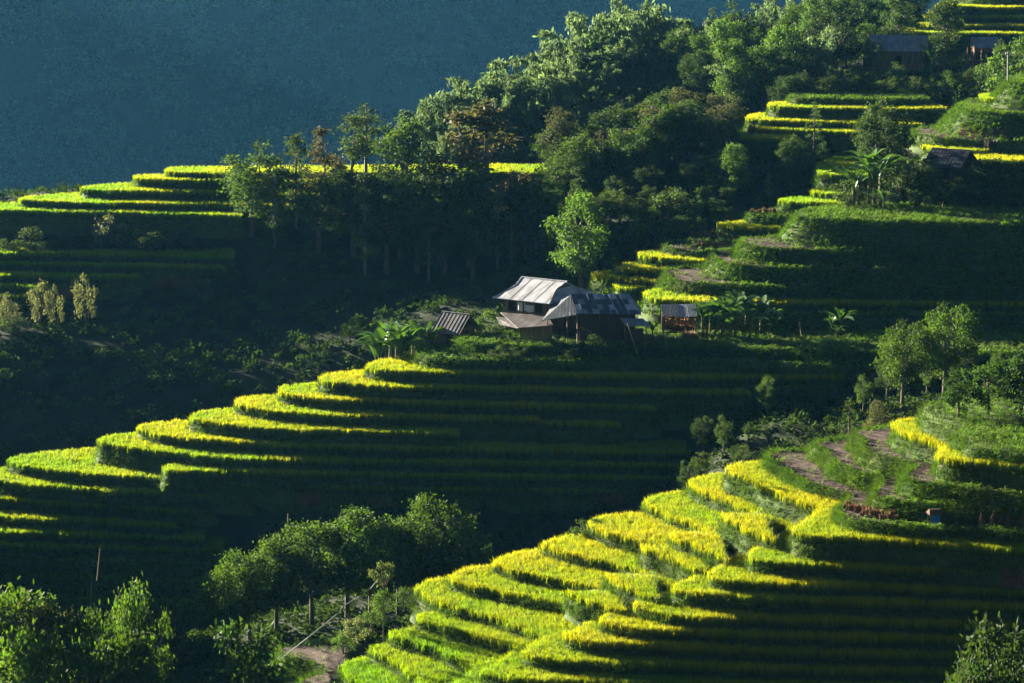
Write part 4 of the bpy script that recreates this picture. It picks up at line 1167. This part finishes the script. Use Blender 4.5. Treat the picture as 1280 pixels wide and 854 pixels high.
banana(1196, 253, 243, 'lone star-shaped banana plant in the shade below the black-roofed house')
banana(1180, 254, 228, 'banana plant with one bright leaf below the black-roofed house')
for px, Y, py in ((998, 366, 44), (1010, 366, 40), (1022, 365, 38), (1035, 365, 42), (1045, 364, 46)):
    banana(px, Y, py, 'banana plant on the wooded slope left of the long grey-roofed house', 'bananas on the upper wooded slope')
banana(1166, 338, 52, 'banana plant with pale leaves between the two top houses')

# ---------------------------------------------------------------- trees one can tell apart
for k_, px, Y, py, lb, wd in [
    ('broad', 312, 289, 180, 'leafy broad tree at the left end of the ridge-top row', 1.25),
    ('slender', 368, 290, 168, 'narrow two-tiered tree second from the left in the ridge-top row', 1.2),
    ('slender', 341, 286.5, 213, 'pale sparse tree in front of the narrow two-tiered tree', 1.2),
    ('brownthin', 410, 293, 160, 'brown-leaved slender tree third along the ridge-top row', 1.35),
    ('tallthin', 436, 296, 141, 'bare-trunked thin tree, left of the close pair', 1.35),
    ('tallthin', 456, 297, 132, 'bare-trunked thin tree, right and taller of the close pair', 1.4),
    ('broad', 503, 291, 147, 'dense dark round tree right of the bare-trunked pair', 1.05),
    ('brownthin', 572, 287, 138, 'tall brown-leaved tree before the left bamboo slope', 1.5),
    ('brownthin', 610, 285, 127, 'tallest dark pointed tree before the left bamboo slope', 1.6),
    ('purple', 700, 302, 134, 'brownish crowned tree in front of the bamboo grove', .9),
    ('bright', 742, 300, 157, 'light green tree beside the brownish crowned tree', .8),
    ('purple', 806, 302, 130, 'purple-brown tree with a pointed crown below the bamboo grove', 1.0),
    ('broad', 853, 300, 150, 'olive tree right of the purple-brown pointed tree', .9),
    ('bright', 728, 261, 240, 'bright drooping tree standing just behind the barn', 1.0),
    ('bright', 797, 273, 270, 'small bright tree at the top of the lit steps behind the barn', 1.0),
    ('broad', 838, 276, 257, 'small round tree with a golden top above the lit steps', 1.1),
    ('bright', 876, 277, 246, 'small bright tree right of the round golden-topped one', 1.0),
    ('bright', 921, 279, 180, 'tall bright green tree at the head of the lit steps', .95),
    ('broad', 770, 259, 322, 'small leafy tree at the right end of the patched barn roof', 1.0),
    ('conic', 1019, 285, 128, 'dark pointed tree left of the big dense dark tree', 1.0),
    ('broad', 990, 281, 170, 'dark tree in the shade between the bright tree and the pointed tree', 1.0),
    ('slender', 962, 277, 215, 'pale thin tree beside the tall bright green tree', 1.2),
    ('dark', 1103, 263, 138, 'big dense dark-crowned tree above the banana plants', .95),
    ('broad', 1100, 270, 124, 'small lit crown showing over the big dense dark tree', .8),
    ('broad', 1183, 340, -4, 'tall tree with a bare trunk between the two top houses', .95),
    ('broad', 1088, 340, 42, 'dark leafy tree covering the left wall of the long grey-roofed house', .55),
    ('slender', 1100, 338, 53, 'small pale tree covering the right wall of the long grey-roofed house', 1.0),
    ('dome', 1184, 211, 384, 'round sunlit crown over the dark ravine, the larger of two', .85),
    ('dome', 1131, 209, 405, 'sunlit crown on a bare trunk over the dark ravine, the smaller of two', .85),
    ('conic', 1062, 178, 498, 'silvery green conical tree behind the ploughed fields', 1.0),
    ('purple', 1097, 179, 500, 'brown-leaved small tree right of the silvery green conical one', .75),
    ('bigleaf', 1238, 166, 452, 'large-leaved dark tree on the grassy block at the right edge', 1.0),
    ('bigleaf', 1284, 165, 440, 'large-leaved tree cut by the right edge of the photo', 1.0),
    ('bigleaf', 1200, 165, 462, 'large-leaved tree with lit leaves, nearest the yellow rice strip', .95),
    ('umbrella', 479, 158, 703, 'small flat-topped tree beside the water pipe', .6),
    ('bigleaf', 302, 148, 779, 'single dark bushy tree at the bottom, right of the bottom left trees', .7),
    ('purple', 58, 150, 765, 'grey-brown tree among the bottom left trees', .6),
    ('dome', 165, 153, 734, 'tallest narrow crown among the bottom left trees', .42),
    ('dome', 115, 151, 766, 'sunlit crown left of the tallest bottom left tree', .5),
    ('dome', 140, 147, 792, 'sunlit yellow-green crown in front of the tallest bottom left tree', .55),
    ('dome', 195, 146, 824, 'low crown at the right end of the bottom left trees', .4),
    ('dome', 2, 152, 738, 'dark tree cut by the left edge at the bottom', .6),
    ('dome', 30, 147, 790, 'shaded crown below the grey-brown tree at the bottom left', .6),
    ('dark', 1262, 120, 786, 'dark tree rising into the bottom right corner', .7),
    ('dark', 1222, 117, 822, 'low dark branches left of the bottom right tree', .6),
]: tree(k_, px, Y, py, lb, wid=wd)
for k_, px, Y, py, lb in [
    ('dome', 283, 184, 712, 'lowest left crown of the lit tree row in the dark valley'),
    ('dome', 310, 186, 690, 'second crown from the left in the lit valley tree row'),
    ('dome', 343, 187, 670, 'third crown from the left in the lit valley tree row'),
    ('dome', 388, 188, 655, 'crown left of the middle of the lit valley tree row'),
    ('dome', 432, 189, 640, 'tall middle crown of the lit valley tree row'),
    ('dome', 462, 189, 648, 'crown right of the middle of the lit valley tree row'),
    ('dome', 497, 190, 650, 'crown left of the topmost crown of the lit valley row'),
    ('dome', 536, 191, 621, 'topmost crown of the lit valley tree row'),
    ('dome', 566, 190, 646, 'rightmost crown of the lit valley tree row')]:
    tree(k_, px, Y, py, lb, wid=.85)
for k_, px, Y, py, lb, wd, *pb_ in [
    ('palebush', 10, 268, 366, 'silvery bush at the left edge of the dark slope', .5),
    ('palebush', 47, 270, 351, 'silvery bush right of the one at the left edge', .42),
    ('palebush', 69, 270, 356, 'small silvery bush in the middle of the silvery group', .36),
    ('palebush', 106, 271, 342, 'silvery bush farthest right of the silvery group', .42),
    ('palebush', 139, 289, 268, 'lone pale bush on the dark bank under the left ridge', .9),
    ('palebush', 445, 152.5, 772, 'pale leafy bush beside the ploughed plot at lower left', 1.0, 803),
    ('shrub', 462, 154, 765, 'sunlit yellow-green bush below the flat-topped tree', 1.2, 792),
    ('bush', 2, 262, 392, 'dark bush below the silvery bush at the left edge', 2.0, 412),
    ('bush', 16, 262, 396, 'dark bush beside the lowest silvery bush', 2.0, 416),
    ('bush', 28, 260, 400, 'rightmost dark bush below the silvery group', 2.0, 420),
    ('bush', 884, 168, 564, 'dark bush behind the second yellow tip of the near ridge', 1.2, 590),
    ('bush', 930, 170, 556, 'dark bush behind the topmost yellow tip of the near ridge', 1.2, 576),
    ('shrub', 716, 151, 748, 'dark green bush in the gap between the lower near terraces', 1.0, 774),
    ('shrub', 734, 150, 752, 'leafy bush under a short yellow strip of the near terraces', 1.0, 776),
    ('shrub', 430, 152, 790, 'dark leafy bush at the edge of the ploughed plot', 1.2, 818),
    ('shrub', 479, 157.5, 738, 'tall reedy green bush under the flat-topped tree', 0.9, 775),
    ('shrub', 505, 163, 735, 'bush hanging over the left end of the nearest rice terraces', 1.1, 762),
    ('shrub', 732, 167.5, 648, 'grey-green bush at the tip of a yellow near terrace', 1.0),
    ('shrub', 606, 229.5, 425, 'bright round bush in front of the farmhouse lean-to', .9),
    ('shrub', 622, 230, 405, 'vine-covered bush left of the farmhouse wall', 1.0),
    ('shrub', 650, 226, 424, 'low creeper mound before the farmhouse lean-to', 1.1),
    ('shrub', 635, 227, 418, 'leafy creeper at the left end of the lean-to', .9),
    ('bush', 690, 225, 425, 'dark bush in front of the barn side roof', 1.0),
    ('bush', 742, 224, 418, 'dark bush shading the front wall of the barn', 1.3),
    ('shrub', 612, 232, 388, 'leafy shrub top at the corner of the farmhouse', .8),
    ('shrub', 1172, 165, 503, 'grassy bush at the tip of the grassy block', 1.2),
    ('shrub', 1262, 162, 528, 'dark bush on the shaded grassy block', 1.3),
    ('shrub', 1225, 163, 520, 'tall grass bush at the middle of the grassy block', 1.3),
    ('shrub', 1250, 287, 208, 'x', 1.0)][:-1]:
    tree(k_, px, Y, py, lb, wid=wd, hmin=.8, pyb=pb_[0] if pb_ else None)

# ---------------------------------------------------------------- trees of a kind
frg = random.Random(21)
for px, Y, py in ((398, 285, 222), (440, 284, 214), (470, 286, 205), (425, 288, 200), (482, 280, 238), (520, 281, 222), (548, 283, 205), (555, 279, 240), (590, 277, 250), (455, 280, 240), (535, 278, 258), (640, 283, 215), (655, 280, 235), (622, 278, 240), (670, 282, 212), (500, 284, 215), (585, 282, 205), (640, 277, 262)):
    tree(frg.choice(['slender', 'broad', 'brownthin', 'dark']), px, Y, py, 'mixed tree on the shaded front of the ridge below the yellow strip', 'trees on the shaded ridge front', 1.15)
for px, Y, py in ((765, 281, 180), (775, 277, 205), (720, 278, 200), (690, 278, 215), (830, 280, 190), (870, 281, 195), (890, 284, 165), (760, 276, 232), (815, 278, 215), (850, 277, 222), (880, 276, 225), (700, 275, 250), (905, 286, 175), (672, 276, 258), (940, 288, 150), (790, 284, 160), (960, 287, 172), (910, 282, 200), (785, 273, 245)):
    tree(frg.choice(['purple', 'broad', 'broad', 'slender', 'purple']), px, Y + 14, py, 'dull leafy tree in the wood between the bamboo grove and the lit steps', 'trees of the middle wood', .8)
for px, Y, py in ((570, 334, 118), (615, 344, 68), (650, 347, 62), (645, 338, 80), (620, 332, 140), (670, 334, 130), (655, 326, 160), (545, 331, 128), (585, 335, 104), (602, 340, 72), (635, 345, 55), (664, 350, 76), (625, 331, 118), (660, 329, 128), (575, 323, 150), (612, 323, 160), (640, 335, 95), (685, 340, 110), (555, 325, 165), (597, 328, 135)):
    tree('bamboo', px, Y, py, 'feathery bamboo clump in the left grove against the blue mountain', 'bamboo of the left grove')
for px, Y, py in ((700, 336, 100), (720, 350, 50), (735, 342, 88), (760, 342, 80), (780, 350, 50), (775, 330, 130), (800, 336, 110), (815, 360, 40), (840, 342, 98), (850, 334, 120), (860, 362, 50), (720, 326, 140), (750, 325, 145), (880, 362, 60), (810, 372, 10), (750, 366, 14), (840, 325, 150), (690, 352, 36), (708, 356, 17), (740, 360, 6), (725, 345, 68), (760, 350, 58), (745, 335, 108), (780, 362, 18), (800, 372, -6), (835, 372, 22), (820, 350, 74), (850, 355, 58), (870, 372, 33), (870, 345, 95), (710, 332, 120), (790, 333, 118), (830, 330, 132), (770, 372, 0), (895, 352, 92), (700, 342, 85), (800, 342, 95)):
    tree('bamboo', px, Y, py, 'feathery bamboo clump in the big grove on the slope at top centre', 'bamboo of the big grove')
for px, Y, py in ((905, 360, 74), (890, 386, 10), (925, 390, 3), (950, 392, 18), (940, 362, 74), (975, 377, 48), (960, 347, 98), (1000, 394, 22), (985, 366, 75), (1035, 398, 8), (1020, 378, 48), (1050, 374, 32), (1070, 374, 12), (1100, 386, 2), (1130, 388, 4), (915, 376, 42), (1060, 388, -4), (1000, 352, 95), (1040, 352, 62), (955, 372, 50), (1085, 360, 30), (925, 335, 118), (975, 400, -5), (1020, 405, -12)):
    tree(frg.choice(['broad', 'broad', 'bamboo', 'conic', 'bright']), px, Y, py, 'green tree in the wood above the upper yellow steps', 'trees of the upper wood', .85)
for px, Y, py in ((1165, 322, 92), (1185, 320, 88), (1212, 318, 86), (1240, 316, 72), (1265, 313, 58), (1140, 322, 100), (1100, 326, 92), (1070, 328, 84), (1045, 330, 80), (1120, 330, 78), (1225, 322, 80), (1280, 320, 45), (1255, 326, 50)):
    tree(frg.choice(['broad', 'bamboo', 'dark', 'shrub']), px, Y, py, 'leafy growth on the dark bank below the top houses', 'growth below the top houses', .9)
for px, Y, py in ((1062, 257, 222), (1078, 255, 232), (1092, 253, 240), (1120, 257, 210), (1136, 258, 196), (1150, 256, 208), (1125, 254, 235), (1060, 254, 250), (1146, 253, 240), (1075, 252, 258), (1110, 252, 255)):
    tree(frg.choice(['bush', 'bush', 'dark', 'dark']), px, Y, py, 'leafy bush in the thicket around the bananas under the big dark tree', 'thicket under the big dark tree', 1.2)
for px, Y, py in ((1165, 257, 225), (1182, 256, 228), (1200, 257, 222), (1215, 258, 206), (1230, 259, 202), (1246, 259, 198), (1262, 259, 200), (1278, 259, 204), (1222, 255, 232), (1242, 254, 236), (1262, 254, 232), (1280, 254, 236), (1160, 254, 245), (1210, 254, 245)):
    tree(frg.choice(['bush', 'dark', 'bush', 'dark']), px, Y, py, 'dark bush in the shaded thicket around the black-roofed house', 'thicket around the black-roofed house', 1.2)
for i in range(100):
    Y = frg.uniform(328, 435); px = frg.uniform(850, 1150)
    X = ray(px, 60)[0] * Y
    if terrace_top(np.array([X]), np.array([Y]))[0] > -1e8: continue
    if Y < 352 and px > 1060: continue
    z0 = ground(X, Y); h = frg.uniform(7.0, 12.0)
    py = 60.0
    for _ in range(30): py -= 7 * ((z0 + h) - ray(px, py)[1] * Y)
    tree(frg.choice(['broad', 'bright', 'bamboo', 'dark', 'broad']), px, Y, py, 'green tree in the wood above the upper yellow steps', 'trees of the upper wood', 1.0)
for i in range(26):
    px = 2 + i * 11 + frg.uniform(-4, 4); Y = frg.uniform(286.5, 290.5)
    tree('bush', px, Y, frg.uniform(284, 305), 'low dark bush on the bank under the left ridge terraces', 'bushes on the left ridge bank', 1.5, hmin=.8)
for i in range(22):
    px = 985 + i * 8 + frg.uniform(-3, 3); Y = 316 + frg.uniform(0, 8)
    tree(frg.choice(['dark', 'bush', 'bush']), px, Y, frg.uniform(90, 106), 'dark bush crowning the upper yellow steps', 'bushes above the upper steps', 1.3)
for i in range(40):
    px = 600 + i * 14 + frg.uniform(-6, 6); Y = frg.uniform(222.8, 224.6)
    tree('bush', px, Y, frg.uniform(432, 442), 'low dark bush on the bank under the farm buildings', 'bushes on the farm bank', 1.6, hmin=.7)
def tops(X, Y, z0, h, py):
    for _ in range(40): py -= .6 * ((z0 + h) - ray(640, py)[1] * Y) * F_PX / Y
    return py
for i in range(125):
    px = frg.uniform(690, 915); Y = frg.uniform(266, 308)
    X = ray(px, 250)[0] * Y
    if terrace_top(np.array([X, X + 1.2, X]), np.array([Y, Y, Y - 1.5])).max() > -1e8: continue
    z0 = ground(X, Y); h = frg.uniform(5.5, 9.0) if Y > 289 else frg.uniform(2.6, 4.4)
    if Y < 278 and px > 850: h = min(h, 2.6)
    tree(frg.choice(['dark', 'broad', 'dark', 'purple', 'broad'] if Y > 289 else ['dark', 'bush', 'dark', 'bush']), px, Y, tops(X, Y, z0, h, 230.0), 'dull leafy tree in the wood between the bamboo grove and the lit steps', 'trees of the middle wood', frg.uniform(.9, 1.3))
for i in range(120):
    Y = frg.uniform(243, 284); px = frg.uniform(-30, 650)
    X = ray(px, 400)[0] * Y
    if terrace_top(np.array([X]), np.array([Y]))[0] > -1e8: continue
    z0 = ground(X, Y); h = min(frg.uniform(4.0, 7.5), (-35.2 if px > 230 else -39.0) - (300 - Y) * .3836 - z0)
    if h < 1.8: continue
    py = 427.0
    for _ in range(30):
        py -= 12 * ((z0 + h) - ray(px, py)[1] * Y) / 1.05
        py = max(-200, min(900, py))
    if py < (232 if px > 280 else 320) or py > 560: continue
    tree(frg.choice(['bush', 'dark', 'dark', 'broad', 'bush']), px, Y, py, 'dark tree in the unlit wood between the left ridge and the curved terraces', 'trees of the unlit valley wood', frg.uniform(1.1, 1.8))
for px, Y, py in ((860, 203, 575), (905, 206, 520), (935, 207, 530), (960, 206, 540), (985, 207, 530), (920, 203, 556), (1010, 205, 540), (1035, 208, 520), (1080, 209, 470), (1110, 213, 450), (1160, 214, 440), (1210, 216, 425), (1245, 216, 440), (960, 213, 470), (880, 209, 520), (1000, 214, 480)):
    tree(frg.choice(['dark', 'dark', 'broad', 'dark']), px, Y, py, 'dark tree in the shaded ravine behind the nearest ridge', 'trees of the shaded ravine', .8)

# ---------------------------------------------------------------- undergrowth and the far forest
def clump_field(name, x, y, z, r, leafL, kper, col, mat, label, cat, seed, tone=.3):
    rg = np.random.default_rng(seed)
    n_ = len(x)
    c = np.stack([x, y, z], 1)
    rep = np.repeat(np.arange(n_), kper)
    d = rg.normal(0, 1, (len(rep), 3)); d /= np.linalg.norm(d, axis=1)[:, None]; d[:, 2] = np.abs(d[:, 2]) * .95 - .15
    p = c[rep] + d * (r[rep] * rg.uniform(.6, 1.1, len(rep)))[:, None]
    ax = d * .6 + rg.normal(0, .6, (len(rep), 3)) + np.array([0, 0, -.2])
    cl = np.array(col)[None] * np.clip(1 + rg.normal(0, tone, (n_, 1)) + .55 * (tone > .4) * np.sin(x * .021 + 1.3 * np.sin(z * .05))[:, None], .25, 2.4)[rep] * (1 + rg.normal(0, .12, (len(rep), 1))) * np.ones((len(rep), 3))
    L = leafL * rg.uniform(.6, 1.4, len(rep))
    V, q, cl = leaf_quads(p, ax, L, L * .5, np.clip(cl, .005, .6), rg)
    o = link(name, np_mesh(name, V, [q], [mat], col=cl))
    tag(o, label, cat, kind='stuff')
rg = np.random.default_rng(77)
cnt = 15000
Y = rg.uniform(125, 425, cnt); px = rg.uniform(-30, 1310, cnt)
x = (px - 640) / F_PX * Y * 1.0
tt_ = terrace_top(x, Y)
k = tt_ < -1e8
x, Y = x[k], Y[k]
z = base_h(x, Y)
clump_field('undergrowth', x, Y, z + .1, rg.uniform(.5, 1.3, len(x)), .42, 34, (.045, .075, .02), M['far'], 'dark undergrowth covering the slopes between the terraces', 'undergrowth', 5)
cnt = 5600
Y = 1180 + 900 * rg.random(cnt); px = rg.uniform(-60, 1000, cnt)
x = (px - 640) / F_PX * Y
# a stepped clearing on the far slope at the left stays open
pyv = np.array([0.0]); z = base_h(x, Y)
clear = (px < 78) & (z / Y * F_PX > -(150 + 105)) & (z / Y * F_PX < -(65 + 105)) | (z < -213)
k = ~clear
x, Y, z = x[k], Y[k], z[k]
clump_field('far_forest', x, Y, z + 4.0, rg.uniform(6, 17.0, len(x)), 2.7, 170, (.085, .13, .055), M['far'], 'forest covering the hazy blue mountain across the valley', 'forest', 6, .55)

far = MB()
for i, py in enumerate(range(62, 156, 10)):
    Ys = np.linspace(1150, 2050, 400); a, b = ray(35, py)
    hit = np.nonzero(base_h(a * Ys, Ys) > b * Ys)[0]
    if not len(hit): continue
    Yh = float(Ys[hit[0]])
    n_ = 14
    top, bot = [], []
    for j in range(n_ + 1):
        px = -40 + (118 - (i * 7) % 22) * j / n_
        x = ray(px, py)[0] * Yh
        top.append((x, Yh - 4 + 5 * math.sin(j * .6 + i), b * Yh))
    back = [(x, y + 45, z) for x, y, z in top]
    ring = top + back[::-1]
    far.hexa([(x, y, z - 9) for x, y, z in ring], ring)
tag(far.build('terraced_hillside', M['turf']), kind='structure')

# ---------------------------------------------------------------- the valley air
hz = MB(); hz.box((-1600, -1300, -290), (1600, 3300, 98))
m = bpy.data.materials.new('valley_air'); m.use_nodes = True
nt = m.node_tree; nt.nodes.remove(nt.nodes['Principled BSDF'])
pv = nt.nodes.new('ShaderNodeVolumePrincipled')
pv.inputs['Color'].default_value = (.13, .48, .88, 1)
pv.inputs['Density'].default_value = 0.000042
pv.inputs['Anisotropy'].default_value = 0.2
nt.links.new(pv.outputs[0], nt.nodes['Material Output'].inputs['Volume'])
o = hz.build('haze', m); tag(o, 'blue haze filling the valley', 'haze', kind='stuff')
